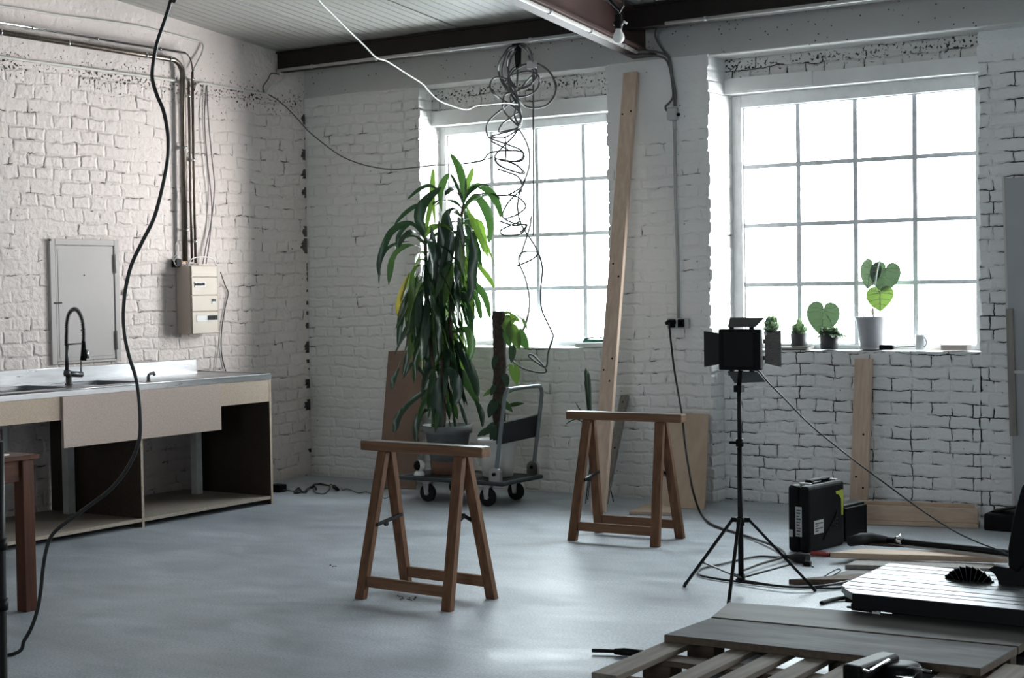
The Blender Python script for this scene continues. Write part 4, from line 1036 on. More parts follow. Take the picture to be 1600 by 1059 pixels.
# ------------------------------------------------------------------ left sill
ZL = 1.0565
b0, b1 = ony(903, 545, .06), ony(946, 545, .06)
one(MB().hexa([(b0.x, .02, ZL), (b1.x + .02, .03, ZL), (b1.x + .02, .13, ZL), (b0.x, .12, ZL), (b0.x, .02, ZL + .028), (b1.x + .02, .03, ZL + .034), (b1.x + .02, .13, ZL + .034), (b0.x, .12, ZL + .028)]), 'white_slab', PAPER, 'white slab at the right end of the left window sill', 'slab', None, .002)
b0, b1 = ony(914, 530, .20), ony(948, 530, .20)
t = thing('green_case', 'dark green case on the left sill behind the white slab', 'case', (b0.x, .2, ZL))
MB().box((b0.x, .16, ZL), (b1.x + .03, .26, ZL + .052)).build('body', GREEN_TEAL, t, bevel=.012, seg=3)
MB().tube(curve([(b0.x + .01, .17, ZL + .05), (b0.x + .06, .175, ZL + .062), (b0.x + .13, .175, ZL + .066), (b1.x + .02, .17, ZL + .055)], 5), .005, 6).build('lid_edge', BLACK, t)
# crumpled plastic bag
BAGP = mat('pale_plastic_bag', (.55, .68, .76), .3, c2=(.74, .78, .80), ns=7, trans=.35)
c0, c1 = ony(796, 540, .12), ony(842, 540, .12)
m = MB(); nx, nz = 12, 9; r = random.Random(9)
zt = ony(820, 490, .15).z; vs = []
for sgn in (0, 1):
    for j in range(nz + 1):
        for i in range(nx + 1):
            u, v = i / nx, j / nz; thick = .05 * math.sin(PI * min(1, max(0, u))) * (1 - .8 * v)
            vs.append((c0.x + (c1.x - c0.x) * u + r.uniform(-.006, .006) * (0 < i < nx), .15 + (thick if sgn else -thick) + r.uniform(-.006, .006), ZL + .001 + (zt - ZL) * v * (1 - .03 * math.sin(u * 5)) + (r.uniform(-.006, .006) if 0 < j else 0)))
fs = []; W_ = nx + 1; B_ = (nz + 1) * W_
for sgn in (0, 1):
    for j in range(nz):
        for i in range(nx):
            a_ = sgn * B_ + j * W_ + i; q = (a_, a_ + 1, a_ + W_ + 1, a_ + W_); fs.append(q if not sgn else tuple(reversed(q)))
for j in range(nz):
    for i in (0, nx):
        a_ = j * W_ + i; fs.append((a_, a_ + W_, a_ + W_ + B_, a_ + B_))
m.add(vs, fs, True)
one(m, 'plastic_bag', BAGP, 'crumpled pale blue plastic bag on the left sill behind the pole plant', 'bag')

# ------------------------------------------------------------------ hanging bulb
d = 8.0
def bd_(px, py): return dep(px, py, d)
t = thing('pendant_bulb', 'round white bulb hanging in a black socket under the rafter', 'lamp', bd_(966, 58))
cb = bd_(966.5, 58.5)
MB().lathe([(1e-4, -.0315), (.012, -.029), (.022, -.022), (.029, -.011), (.031, .0), (.0295, .011), (.024, .022), (.018, .032), (.016, .045)], cb, 24).build('bulb', BULBGL, t)
MB().lathe([(.0165, .044), (.020, .05), (.0205, .062), (.0265, .064), (.0265, .082), (.021, .085), (.02, .115), (.012, .122), (1e-4, .122)], cb, 20).build('socket', BLACK, t)
topz = ceil_z(cb.y) - .002
MB().tube(curve([cb + V((0, 0, .12)), bd_(971, 14), bd_(974, 6), bd_(973, -6), V((bd_(973, 0).x, cb.y, topz))], 6), .0045, 7).build('cable', CABLE_K, t)
MB().tube(curve([bd_(970, 17), bd_(962, 10), bd_(952, -2), bd_(944, -20), V((bd_(940, 0).x, cb.y, topz))], 6), .009, 7).build('strap', BLACK, t)
MB().tube([bd_(974, 33), bd_(980, 37)], .006, 8).build('switch', WHITE_P, t)

# ------------------------------------------------------------------ cable tangle in front of the left window
YT = -.30
def tz(x, y, dy=0): return ony(740 + x / 4.2375, 50 + y / 4.2375, YT + dy)
def tw(x, y, dy=0): return ony(740 + x / 3.3125, 280 + y / 3.3125, YT + dy)
hk = tz(292, 60)
t = thing('cable_bundle', 'tangle of grey cables hanging from the beam before the left window', 'cables', tz(290, 110))
k = MB().box((hk.x - .028, -.333, 3.20), (hk.x + .028, -.22, 3.2215))
k.prism([(-.024, .0), (.024, .0), (.018, -.12), (.006, -.16), (-.012, -.16), (-.02, -.10)], (hk.x, YT, 3.20), (1, 0, 0), (0, 0, 1), .03)
k.build('clamp', BLACK, t, bevel=.003)
cn = tz(385, 215); k = MB().box((cn.x - .035, YT - .018, cn.z - .03), (cn.x + .035, YT + .018, cn.z + .03)); k.build('connector', GREY_BOX, t, bevel=.006)
rj = random.Random(2)
def wire(pts, r=.0055, closed=False, m=CABLE_G, f=tz, dy=.06):
    P = [f(x, y, rj.uniform(-dy, dy)) for x, y in pts]
    MB().tube(curve(P, 8, closed), max(r * 1.2, .0066), 7, closed).build('cable', m, t)
wire([(290, 90), (235, 105), (200, 150), (170, 205), (165, 260), (185, 325), (215, 375), (260, 430), (295, 500), (312, 570), (300, 640)], .0065)
wire([(282, 95), (230, 130), (200, 200), (190, 280), (210, 350), (270, 410), (290, 440)], .0065)
wire([(285, 120), (250, 170), (232, 240), (240, 310), (280, 365), (330, 375), (390, 340), (400, 290), (385, 240)], .006)
wire([(310, 75), (350, 90), (380, 140), (390, 195)], .0065)
wire([(305, 90), (340, 115), (365, 160), (378, 195)], .0065)
wire([(300, 235), (350, 212), (405, 208), (470, 235), (520, 290), (545, 365), (530, 430), (480, 485), (410, 502), (340, 488), (290, 440), (250, 380), (240, 310), (260, 265)], .006, True)
wire([(235, 300), (300, 270), (380, 262), (428, 290), (435, 340), (405, 395), (340, 425), (275, 420), (235, 370)], .0055, True)
wire([(230, 290), (270, 235), (350, 215), (410, 245), (415, 300), (370, 350), (300, 372), (245, 350)], .0055, True)
wire([(260, 100), (228, 170), (225, 240), (245, 330), (290, 425), (230, 480), (150, 540), (100, 590), (84, 640), (95, 690), (122, 708)], .0055)
wire([(220, 310), (165, 298), (125, 315), (108, 355), (125, 400), (180, 440), (240, 478), (295, 520), (316, 570), (312, 615), (280, 640), (215, 655), (168, 660), (185, 615), (240, 570), (300, 530)], .0055)
wire([(215, 320), (200, 345), (240, 395), (300, 385), (340, 340), (385, 290)], .005)
wire([(290, 430), (280, 500), (272, 560), (300, 610), (318, 560), (300, 480), (292, 430)], .005)
wire([(190, 490), (205, 420), (255, 400)], .004); wire([(195, 480), (205, 530), (250, 580), (300, 625)], .005)
wire([(290, 170), (292, 250), (288, 330), (290, 430)], .004)
wire([(300, 640), (255, 700), (190, 765), (140, 830), (215, 850), (300, 858), (335, 830), (318, 795), (240, 785), (160, 790), (100, 805), (60, 850), (5, 862), (-60, 872)], .0035)
wire([(120, 708), (140, 715), (225, 745), (310, 780), (330, 815), (300, 850), (210, 855), (142, 838), (165, 880), (240, 915), (320, 935), (335, 925), (280, 880), (215, 855)], .0035)
wire([(145, 845), (170, 880), (230, 910), (320, 935), (300, 890), (240, 862)], .0035); wire([(160, 908), (230, 930), (290, 955), (318, 1000), (320, 1060)], .0035)
wire([(302, 645), (345, 720), (370, 800), (368, 890), (340, 980), (310, 1060)], .0035); wire([(120, 690), (118, 720), (160, 745), (250, 790)], .003); wire([(300, 640), (230, 660), (120, 690), (200, 700), (290, 650)], .003)
wire([(210, 700), (214, 780), (210, 860)], .003)
wire([(392, 240), (395, 400), (395, 560), (396, 760), (398, 1059), (396, 1350)], .0048, dy=.004)
wire([(265, 0), (240, 60), (228, 150), (250, 240), (320, 350), (355, 450), (348, 580), (355, 680), (405, 790), (410, 820), (385, 900), (375, 970), (330, 950), (285, 915), (310, 912), (375, 985), (345, 1000), (250, 975), (190, 920), (215, 840), (265, 760), (290, 640), (270, 520), (235, 430), (250, 380), (330, 375), (310, 410), (225, 450)], .0035, f=tw, dy=.02)
wire([(246, 0), (250, 45), (180, 120), (150, 190), (200, 225), (270, 240), (240, 275)], .003, f=tw); wire([(130, 85), (220, 88), (270, 140), (220, 185), (160, 205)], .003, f=tw)
wire([(130, 215), (210, 240), (275, 235), (240, 285), (160, 290), (140, 265), (200, 235), (250, 215)], .003, f=tw)
wire([(245, 45), (180, 80), (125, 85)], .003, f=tw); wire([(300, 190), (290, 250), (265, 330), (235, 420)], .003, f=tw, dy=.01)
# white cable from the ceiling into the bundle
e0 = tz(300, 480)
wd = fwd(e0)
def wv(px, py, u): return dep(px, py, wd - u * 4.6)
P = [e0, wv(790, 161, .06), wv(765, 163, .12), wv(745, 165, .17), wv(728, 171, .21), wv(700, 163, .28), wv(683, 155, .33), wv(668, 140, .38), wv(660, 131, .42), wv(635, 115, .49), wv(605, 96, .57), wv(588, 90, .62), wv(570, 72, .68), wv(545, 48, .78), wv(520, 23, .88), wv(500, 3, .96), wv(478, -28, 1.04), wv(440, -72, 1.15)]
last = P[-1]; P.append(V((last.x, last.y, ceil_z(last.y) - .01)) if last.z < ceil_z(last.y) else last)
cable('sagging_cable', P, .0047, CABLE_W, 'white cable sagging from the ceiling to the tangle of cables')
# thin cable from the corner of the beam across to the bundle
s0 = xw(420, 148, .014); e1 = ony(770, 246, YT); 
g = [(432, 155), (448, 168), (465, 186), (480, 203), (500, 220), (530, 242), (560, 255), (590, 262), (615, 264.5), (645, 262), (680, 258), (715, 257), (745, 252)]
def lerpd(i): return fwd(s0) + (fwd(e1) - fwd(s0)) * i / 14
cable('spanning_cable', [s0] + [dep(a_, b_, lerpd(i + 1)) for i, (a_, b_) in enumerate(g)] + [e1], .0048, CABLE_G, 'thin grey cable sagging from the left wall to the cable tangle')

# ================================================================== TRESTLES
def make_trestle(label):
    t = thing('trestle', label, 'trestle', (0, 0, 0), None)
    b = MB().box((-.377, -.034, .700), (.377, .034, .745)).build('top_beam', HORSE_X, t, bevel=.004, seg=2)
    MB().box((-.374, -.033, .7455), (.374, .033, .748)).build('paint_film', mat('trestle_top_paint', (.22, .2, .19), .3, c2=(.12, .09, .075), ns=25), b)
    LP = {}
    for sx in (-1, 1):
        for sy in (-1, 1):
            f = V((sx * .268, sy * .170, 0)); tp = V((sx * .236, sy * .020, .703)); LP[sx, sy] = (f, tp)
            ax = (tp - f).normalized()
            mb = MB(); w, h = .027, .0165
            sdv = V((1, 0, 0)); n = ax.cross(sdv).normalized()
            def at(z): return f + ax * (z / ax.z)
            def ring(z):        # horizontal cut so that the foot sits flat
                c = at(z); ny = h / abs(ax.z)
                return [V((c.x - w, c.y - ny, z)), V((c.x + w, c.y - ny, z)), V((c.x + w, c.y + ny, z)), V((c.x - w, c.y + ny, z))]
            mb.hexa(ring(0) + ring(.6995))
            mb.build('leg', HORSE_Z, t, bevel=.002)
    for sy in (-1, 1):
        a, b_ = LP[-1, sy], LP[1, sy]
        p = a[0].lerp(a[1], .12); q = b_[0].lerp(b_[1], .12)
        MB().bar(p + V((.028, 0, 0)), q - V((.028, 0, 0)), .022, .052, (0, 1, 0)).build('rail', HORSE_X, t, bevel=.002)
    # folding stays
    for sx in (-1, 1):
        a = LP[sx, -1][0].lerp(LP[sx, -1][1], .50); b_ = LP[sx, 1][0].lerp(LP[sx, 1][1], .54)
        xx = V((sx * -.031, 0, 0)) if sx < 0 else V((sx * -.031, 0, 0))
        m = MB()
        if sx < 0:
            m.bar(a - xx * 0 + V((.029, 0, 0)), b_ + V((.029, 0, 0)), .012, .016, (1, 0, 0)); m.tube([a.lerp(b_, .35) + V((.024, 0, -.012)), a.lerp(b_, .35) + V((.038, 0, -.012))], .012, 10)
        else:
            mid = a.lerp(b_, .62) + V((0, 0, .045)); m.bar(a + V((-.029, 0, 0)), mid + V((-.029, 0, 0)), .012, .016, (1, 0, 0)); m.bar(mid + V((-.029, 0, 0)), b_ + V((-.029, 0, 0)), .012, .016, (1, 0, 0))
            m.tube([mid + V((-.024, 0, 0)), mid + V((-.04, 0, 0))], .011, 10)
        m.build('folding_stay', BLACK_M, t)
    return t
h1 = make_trestle('near wooden trestle standing alone in the middle of the concrete floor')
h1.location = (3.832, -3.605, 0); h1.rotation_euler = (0, 0, -.055)
h2 = copy_tree(h1); h2['label'] = 'far wooden trestle in front of the tall leaning plank'
h2.location = (3.822, -1.62, 0); h2.rotation_euler = (0, 0, .045)

# ================================================================== PLANT TROLLEY
t = thing('platform_trolley', 'flatbed trolley with folding handle carrying the pot plants', 'trolley', (2.03, -.65, 0))
DZ = .178
dk = MB().box((1.56, -.905, .150), (2.475, -.385, DZ)); dk.build('deck', TROLLEY, t, bevel=.012, seg=3)
MB().box((1.60, -.865, DZ - .002), (2.435, -.425, DZ + .002)).build('deck_mat', RUBBER, t, bevel=.004)
for (x, y) in ((1.79, -.83), (1.79, -.48), (2.30, -.83), (2.30, -.48)):
    r0 = .062; c = V((x, y, r0))
    w_ = MB(); M = Matrix.Rotation(PI / 2, 3, 'X')
    w_.lathe([(.035, -.018), (.058, -.018), (.062, -.012), (.062, .012), (.058, .018), (.035, .018)], c, 26, M)
    wh = w_.build('wheel', RUBBER, t)
    MB().lathe([(1e-4, -.019), (.036, -.017), (.036, .017), (1e-4, .019)], c, 20, M).build('hub', GALV, wh)
    fk = MB()
    for s_ in (-1, 1): fk.prism([(-.028, .152 - r0), (.028, .152 - r0), (.014, -.014), (-.014, -.014)], c + V((0, s_ * .024, 0)), (1, 0, 0), (0, 0, 1), .004)
    fk.box((x - .03, y - .03, .140), (x + .03, y + .03, .151)); fk.build('caster_fork', GALV, t)
xh = 2.395
for y in (-.875, -.40):
    hb = MB().prism([(-.045, 0), (.045, 0), (.045, .05)] + [(.045 * math.cos(a_), .05 + .045 * math.sin(a_)) for a_ in [PI * i / 8 for i in range(9)]][1:-1] + [(-.045, .05)], (xh, y, DZ), (1, 0, 0), (0, 0, 1), .03)
    br_ = hb.build('handle_bracket', GALV, t)
    MB().tube([(xh, y - .017, DZ + .05), (xh, y - .028, DZ + .05)], .012, 10).build('bolt', BLACK_M, br_)
def hp(y, z): return V((xh + .09 * (z - .2) / .6, y, z))
hpts = [hp(-.875, .215), hp(-.875, .70), hp(-.870, .76), hp(-.845, .795), hp(-.80, .805), hp(-.48, .805), hp(-.435, .795), hp(-.405, .76), hp(-.40, .70), hp(-.40, .215)]
MB().tube(curve(hpts[:1] + [hp(-.875, .5)] + hpts[1:9] + [hp(-.40, .5)] + hpts[9:], 5), .0145, 12).build('handle', TUBE_GR, t)
one(MB().hexa([hp(-.85, .425) + V((-.045, 0, 0)), hp(-.85, .425) + V((-.0165, 0, 0)), hp(-.37, .44) + V((-.0165, 0, 0)), hp(-.37, .44) + V((-.045, 0, 0)),
               hp(-.86, .575) + V((-.048, 0, 0)), hp(-.86, .575) + V((-.0165, 0, 0)), hp(-.35, .60) + V((-.0165, 0, 0)), hp(-.35, .60) + V((-.048, 0, 0))]), 'cloth_bag', BAG, 'flat black cloth pouch slung between the trolley handle bars', 'bag', None, .008, 2)

# baby monitor camera
cm_ = fl(655.5, 742.5, DZ + .0026)
t = thing('round_camera', 'small round white camera on the left end of the trolley', 'camera', cm_)
MB().lathe([(.040, 0), (.041, .006), (.034, .022), (.026, .030), (.018, .034)], cm_, 24).build('base', WHITE_P, t)
hc = cm_ + V((0, 0, .070))
hd = MB().sphere(hc, .040, 24, 16).build('head', WHITE_P, t)
fd = (V((-.30, -1, 0))).normalized(); fd = (CAM - hc).normalized() * .55 + V((-.83, -.55, 0)) * .85; fd.z = 0.02; fd.normalize()
Mf = fd.to_track_quat('Z', 'Y').to_matrix()
MB().lathe([(.0375, .0125), (.033, .0215), (.026, .0285), (.014, .035), (1e-4, .0375)], hc + fd * .0035, 24, Mf).build('face', BLACK, hd)
MB().lathe([(.0395, .006), (.0405, .010), (.0385, .0145)], hc + fd * .001, 24, Mf).build('face_ring', WHITE_P, hd)

# ================================================================== BLACK LAMP ON TRIPOD
bx, by = 5.08, -2.743
t = thing('light_stand', 'black tripod light stand on the floor', 'stand', (bx, by, 0))
def st(z): return V((bx, by, z))
MB().tube([st(.065), st(.70)], .0135, 12).build('lower_tube', BLACK_M, t)
MB().tube([st(.70), st(.967)], .0105, 12).build('upper_tube', BLACK_M, t)
for z in (.725,):
    k = MB().tube([st(z - .018), st(z + .018)], .019, 12); k.tube([st(z) + V((-.01, -.01, 0)), st(z) + V((-.045, -.02, 0))], .007, 8); k.build('clamp_collar', BLACK, t)
k = MB().tube([st(.325), st(.365)], .020, 14)
feet = [V((4.778, -2.753, 0)), V((5.165, -3.065, 0)), V((5.38, -2.549, 0))]
for f_ in feet:
    d_ = (V((f_.x - bx, f_.y - by, 0))).normalized(); k.bar(st(.352), st(.352) + d_ * .045, .016, .022, V((-d_.y, d_.x, 0)))
k.build('leg_collar', BLACK, t)
sp = MB().tube([st(.06), st(.09)], .020, 14).build('spreader_collar', BLACK, t)
for f_ in feet:
    d_ = (V((f_.x - bx, f_.y - by, 0))).normalized(); a_ = st(.35) + d_ * .042
    lg = MB().bar(a_, f_ + V((0, 0, .010)) - d_ * .004, .015, .013, V((-d_.y, d_.x, 0))).build('leg', BLACK_M, t)
    MB().tube([f_ + V((0, 0, .024)) - d_ * .012, f_ + V((0, 0, .001))], [.0095, .0085], 8).build('rubber_foot', RUBBER, lg)
    m_ = a_.lerp(f_, .62); MB().bar(st(.075) + d_ * .018, m_, .016, .006, V((-d_.y, d_.x, 0))).build('brace', BLACK_M, t)
# head
lp = dep(1157, 546, fwd(st(1.1)))
t = thing('studio_lamp', 'square black studio lamp with four flaps on top of the tripod', 'lamp', (bx, by, 1.0))
n = (V((RZ.x, RZ.y, 0)).normalized() + V((RX.x, RX.y, 0)).normalized() * .52).normalized()
r_ = V((n.y, -n.x, 0)); u_ = V((0, 0, 1))
def lw(a_, b_, c_): return lp + r_ * a_ + u_ * b_ + n * c_
W2 = .106; H2 = .0985
MB().hexa([lw(-W2, -H2, -.018), lw(W2, -H2, -.018), lw(W2, -H2, .02), lw(-W2, -H2, .02), lw(-W2, H2, -.018), lw(W2, H2, -.018), lw(W2, H2, .02), lw(-W2, H2, .02)]).build('housing', BLACK, t, bevel=.007, seg=2)
MB().hexa([lw(-.078, -.08, -.0225), lw(.072, -.08, -.0225), lw(.072, -.08, -.017), lw(-.078, -.08, -.017), lw(-.078, .085, -.0225), lw(.072, .085, -.0225), lw(.072, .085, -.017), lw(-.078, .085, -.017)]).build('back_plate', mat('dark_grey_plastic', (.010, .010, .011), .6, spec=.15), t, bevel=.003)
HONEY = mat('flap_inner', (.016, .016, .016), .7, c2=(.045, .044, .042), ns=70, stretch=(1, 1, 4), bump=.5, bs=160, spec=.15)
FLAPO = mat('flap_outer', (.018, .018, .019), .42, spec=.3)
def flap(pts, m):
    c = [lw(*p) for p in pts]; nn_ = (c[1] - c[0]).cross(c[3] - c[0]).normalized() * .002
    o = MB().hexa([c[0] - nn_, c[1] - nn_, c[2] - nn_, c[3] - nn_, c[0] + nn_, c[1] + nn_, c[2] + nn_, c[3] + nn_]).build('barn_door', m, t, bevel=.001); return o
F0 = .022
flap([(-.070, .108, F0), (.070, .108, F0), (.088, .150, .105), (-.088, .150, .105)], FLAPO)
flap([(-.075, -.108, F0), (.078, -.108, F0), (.088, -.160, .11), (-.070, -.168, .11)], FLAPO)
flap([(-.114, -.072, F0), (-.114, .078, F0), (-.200, .088, .040), (-.200, -.088, .040)], FLAPO)
flap([(.116, -.066, F0), (.116, .066, F0), (.168, .090, .105), (.168, -.088, .105)], HONEY)
for (a_, b_) in ((-.05, .103), (.05, .103), (-.05, -.103), (.05, -.103)): MB().tube([lw(a_ - .012, b_, F0 - .003), lw(a_ + .012, b_, F0 - .003)], .0055, 8).build('hinge', BLACK_M, t)
for (a_, b_) in ((-.111, -.04), (-.111, .04), (.111, -.04), (.111, .04)): MB().tube([lw(a_, b_ - .010, F0 - .003), lw(a_, b_ + .010, F0 - .003)], .0055, 8).build('hinge', BLACK_M, t)
yk = MB().tube([st(1.0), lw(0, -H2 - .001, 0)], .012, 10); yk.box((bx - .02, by - .018, .968), (bx + .02, by + .018, 1.0)); yk.build('mount', BLACK, t)
lc = [lw(.06, -.09, -.016), lw(.085, -.112, .03), ]
g = [(1186, 580), (1199, 596), (1225, 622), (1262, 660), (1300, 692), (1345, 727), (1395, 764), (1440, 797), (1490, 829), (1530, 848), (1567, 862), (1600, 880)]
d0, d1 = fwd(lw(.08, -.11, .03)), fwd(fl(1600, 885, .2))
cable('lamp_cord', [lw(.055, -.10, .0)] + [dep(a_, b_, d0 + (d1 - d0) * i / 11) for i, (a_, b_) in enumerate(g)], .0035, CABLE_K, 'thin black cord stretched from the lamp down to the table saw', 'cord')

# cords and plugs around the tripod
def F(px, py, z=.008): return fl(px, py, z)
cable('extension_cord', [F(1262, 873, .012), F(1240, 869), F(1215, 870), F(1185, 869), F(1160, 873), F(1130, 880), F(1105, 885), F(1094, 889), F(1091, 894), F(1096, 899), F(1120, 904), F(1150, 908), F(1185, 912), F(1225, 916), F(1265, 918), F(1300, 919), F(1340, 916)], .006, CABLE_K, 'black extension cord lying in a loop around the tripod feet', 'cord')
cable('extension_cord', [F(1150, 905, .021), F(1170, 908, .021), F(1200, 913, .021), F(1240, 917, .021), F(1285, 915, .021), F(1325, 908, .022), F(1340, 906, .022)], .006, CABLE_K, 'second black cord running from the tripod foot under the table saw', 'cord')
p = F(1250, 871, .022)
t = thing('cable_plug', 'black rubber cord coupling on the floor in front of the tool case', 'plug', F(1250, 874, 0))
MB().tube([F(1228, 869, .012), F(1236, 870, .018), F(1246, 871, .028), F(1262, 873, .028)], [.008, .014, .028, .027], 14).build('body', RUBBER, t)
c = F(1262, 884, 0)
t = thing('small_plug', 'tiny black part on the floor beside the tripod foot', 'plug', c)
MB().box((c.x - .022, c.y - .018, 0), (c.x + .018, c.y + .018, .026)).build('body', BLACK, t, bevel=.006)
MB().tube([c + V((.015, -.01, .006)), c + V((.045, -.03, .003))], .003, 6).build('pin', BLACK, t)
cable('zip_tie', [F(1284, 903, .004), F(1295, 896, .012), F(1306, 890, .016), F(1312, 889, .016), F(1313, 892, .012), F(1305, 897, .006), F(1292, 903, .003)], .003, BLACK, 'black cable tie lying open on the pale sheet', 'tie')
cable('hose_end', [F(1283, 942, .008), F(1300, 937, .01), F(1318, 934, .012), F(1345, 932, .02)], .010, BLACK, 'black strap end sticking out from under the table saw corner', 'strap')

# ================================================================== TOOL CASES
ex = V((.985, -.17, 0)).normalized(); B_ = V((4.945, -1.585, 0)); A_ = B_ - ex * .135; ey = V((-ex.y, ex.x, 0)); 
t = thing('tool_case', 'black plastic tool case with lime green mark standing on the floor', 'case', (A_ + B_) / 2)
TH, LN, HT = .135, .385, .372
def tc(a_, b_, c_): return A_ + ex * a_ + ey * b_ + V((0, 0, c_))
def tbox(a0, b0, c0, a1, b1, c1, m=None):
    return (m or MB()).hexa([tc(a0, b0, c0), tc(a1, b0, c0), tc(a1, b1, c0), tc(a0, b1, c0), tc(a0, b0, c1), tc(a1, b0, c1), tc(a1, b1, c1), tc(a0, b1, c1)])
tbox(0, 0, .0, TH * .52, LN, HT).build('lower_shell', BLACK, t, bevel=.022, seg=3)
tbox(TH * .53, 0, .0, TH, LN, HT).build('upper_shell', BLACK, t, bevel=.022, seg=3)
hd = tbox(TH * .35, .10, HT - .004, TH * .72, .13, HT + .012); tbox(TH * .35, .27, HT - .004, TH * .72, .30, HT + .012, hd); tbox(TH * .36, .10, HT + .010, TH * .70, .30, HT + .022, hd); hd.build('handle', BLACK, t, bevel=.005)
for b_ in (.06, .325): tbox(TH * .3, b_, HT - .003, TH * .8, b_ + .03, HT + .008).build('latch', GREY_BOX, t, bevel=.003)
s1 = tbox(TH * .40, -.0012, .09, TH * .70, .0, .255).build('sticker', STICKER, t)
for i in range(9): tbox(TH * .45, -.0022, .10 + i * .0165, TH * (.60 + .06 * (i % 3) / 2), -.0011, .106 + i * .0165 + .003 * (i % 2)).build('print_line', INK, s1)
s2 = tbox(TH * .10, -.0012, .085, TH * .26, 0, .125).build('sticker', STICKER, t)
s3 = tbox(TH, .06, .10, TH + .0012, .155, .175).build('sticker', STICKER, t)
for i in range(4): tbox(TH + .001, .07, .112 + i * .014, TH + .0022, .10 + .045 * (i % 2), .119 + i * .014).build('print_line', INK, s3)
gm = MB().prism([(0, .08), (.075, .085), (.08, .06), (.075, -.06), (.06, -.06), (.055, .035), (.03, .06), (.005, .065)], tc(TH + .0012, .285, .235), ey, (0, 0, 1), .002)
gm.build('lime_mark', GREENM, t)
for i in range(5): MB().tube(curve([tc(TH + .001, .15 + i * .03, .06 + .02 * i), tc(TH + .003, .23 + i * .012, .13 + i * .012), tc(TH + .001, .30, .12 + i * .022)], 4), .004, 5).build('moulded_rib', BLACK, t)
p0 = A_ + ey * .425 - ex * .01
t = thing('tool_case', 'second black case standing behind the tool case with the green mark', 'case', p0)
def t2c(a_, b_, c_): return p0 + ex * a_ + ey * b_ + V((0, 0, c_))
def t2b(a0, b0, c0, a1, b1, c1): return MB().hexa([t2c(a0, b0, c0), t2c(a1, b0, c0), t2c(a1, b1, c0), t2c(a0, b1, c0), t2c(a0, b0, c1), t2c(a1, b0, c1), t2c(a1, b1, c1), t2c(a0, b1, c1)])
t2b(0, 0, 0, .10, .26, .215).build('body', BLACK, t, bevel=.014, seg=2)
t2b(.103, .01, .02, .118, .25, .20).build('lid', BLACK, t, bevel=.01, seg=2)

# red pliers
t = thing('red_pliers', 'red-handled tool lying at the foot of the tool case', 'tool', F(1285, 864))
for o_ in (-.010, .012):
    MB().tube(curve([F(1268, 864, .012) + V((0, o_, 0)), F(1280, 864.5, .014) + V((0, o_ * 1.6, 0)), F(1296, 866, .012) + V((0, o_ * .3, 0))], 5), .010, 8).build('grip', RED, t)
MB().bar(F(1296, 866, .010), F(1312, 867.5, .010), .022, .012).build('jaw', SAWSTEEL, t)

# ================================================================== PLANKS AND HOSE ON THE FLOOR
def flat(name, q, z0, z1, m, label, cat='plank', em=None):
    P = [fl(a_, b_, z1) for a_, b_ in q]
    mb = MB().hexa([V((p.x, p.y, z0)) for p in P] + [V((p.x, p.y, z1)) for p in P])
    return one(mb, name, m, label, cat, None, .0015)
flat('floor_plank', [(1320, 882), (1556, 888), (1553, 880), (1342, 873)], .002, .024, GREYWOOD, 'lower plank lying on the floor behind the table saw')
flat('floor_plank', [(1297, 863), (1575, 871), (1570, 864), (1345, 856.5)], .026, .055, PINE_X, 'upper plank lying across the others behind the table saw')
flat('floor_plank', [(1232, 905), (1348, 905), (1385, 893), (1300, 899)], .001, .026, BOARD_EDGE, 'dark plank lying between tripod foot and table saw')
flat('pale_sheet', [(1288, 903), (1345, 903), (1400, 888), (1335, 887)], .0, .0015, BOARD_P, 'thin pale sheet lying on the floor beside the table saw', 'sheet')
hz = .060
t = thing('vacuum_tube', 'dark vacuum tube lying on the planks behind the table saw', 'tube', F(1450, 860))
MB().tube([F(1385, 843, .085), F(1480, 853, .085), F(1600, 866.5, .085)], .017, 12).build('tube', BLACK_M, t)
MB().tube([F(1328, 846, .085), F(1345, 842, .090), F(1362, 840.5, .090), F(1386, 843, .086)], [.026, .034, .030, .018], 14).build('hose_end', RUBBER, t)
k = MB().tube([F(1400, 843, .095), F(1410, 844, .095)], .024, 12); k.bar(F(1404, 842, .118), F(1408, 842, .128), .01, .01); k.tube([F(1404, 841, .125), F(1407, 834, .145)], .004, 6); k.build('clip', CHROME, t)
cl = MB(); r = random.Random(5); ring = []
pts = [(1346, 848), (1360, 843), (1372, 841), (1388, 842), (1400, 846), (1412, 851), (1418, 855), (1400, 855), (1370, 853), (1350, 852)]
b_ = [F(a_, q_, .058) for a_, q_ in pts]; c0 = sum(b_, V()) / len(b_)
vs = [p.lerp(c0, .0) for p in b_] + [p.lerp(c0, .35) + V((0, 0, .004 + r.uniform(0, .006))) for p in b_] + [c0 + V((0, 0, .011))]
L_ = len(b_); fs = [(i, (i + 1) % L_, L_ + (i + 1) % L_, L_ + i) for i in range(L_)] + [(L_ + i, L_ + (i + 1) % L_, 2 * L_) for i in range(L_)] + [tuple(reversed(range(L_)))]
cl.add(vs, fs, True); one(cl, 'dark_rag', mat('brown_rag', (.035, .024, .024), .9, c2=(.055, .04, .038), ns=20), 'crumpled dark rag lying beside the vacuum tube', 'rag')
one(MB().bar(F(1388, 850, .0615), F(1600, 874, .0615), .018, .011), 'white_profile', WHITE_M, 'thin white profile strip lying along the vacuum tube', 'strip')

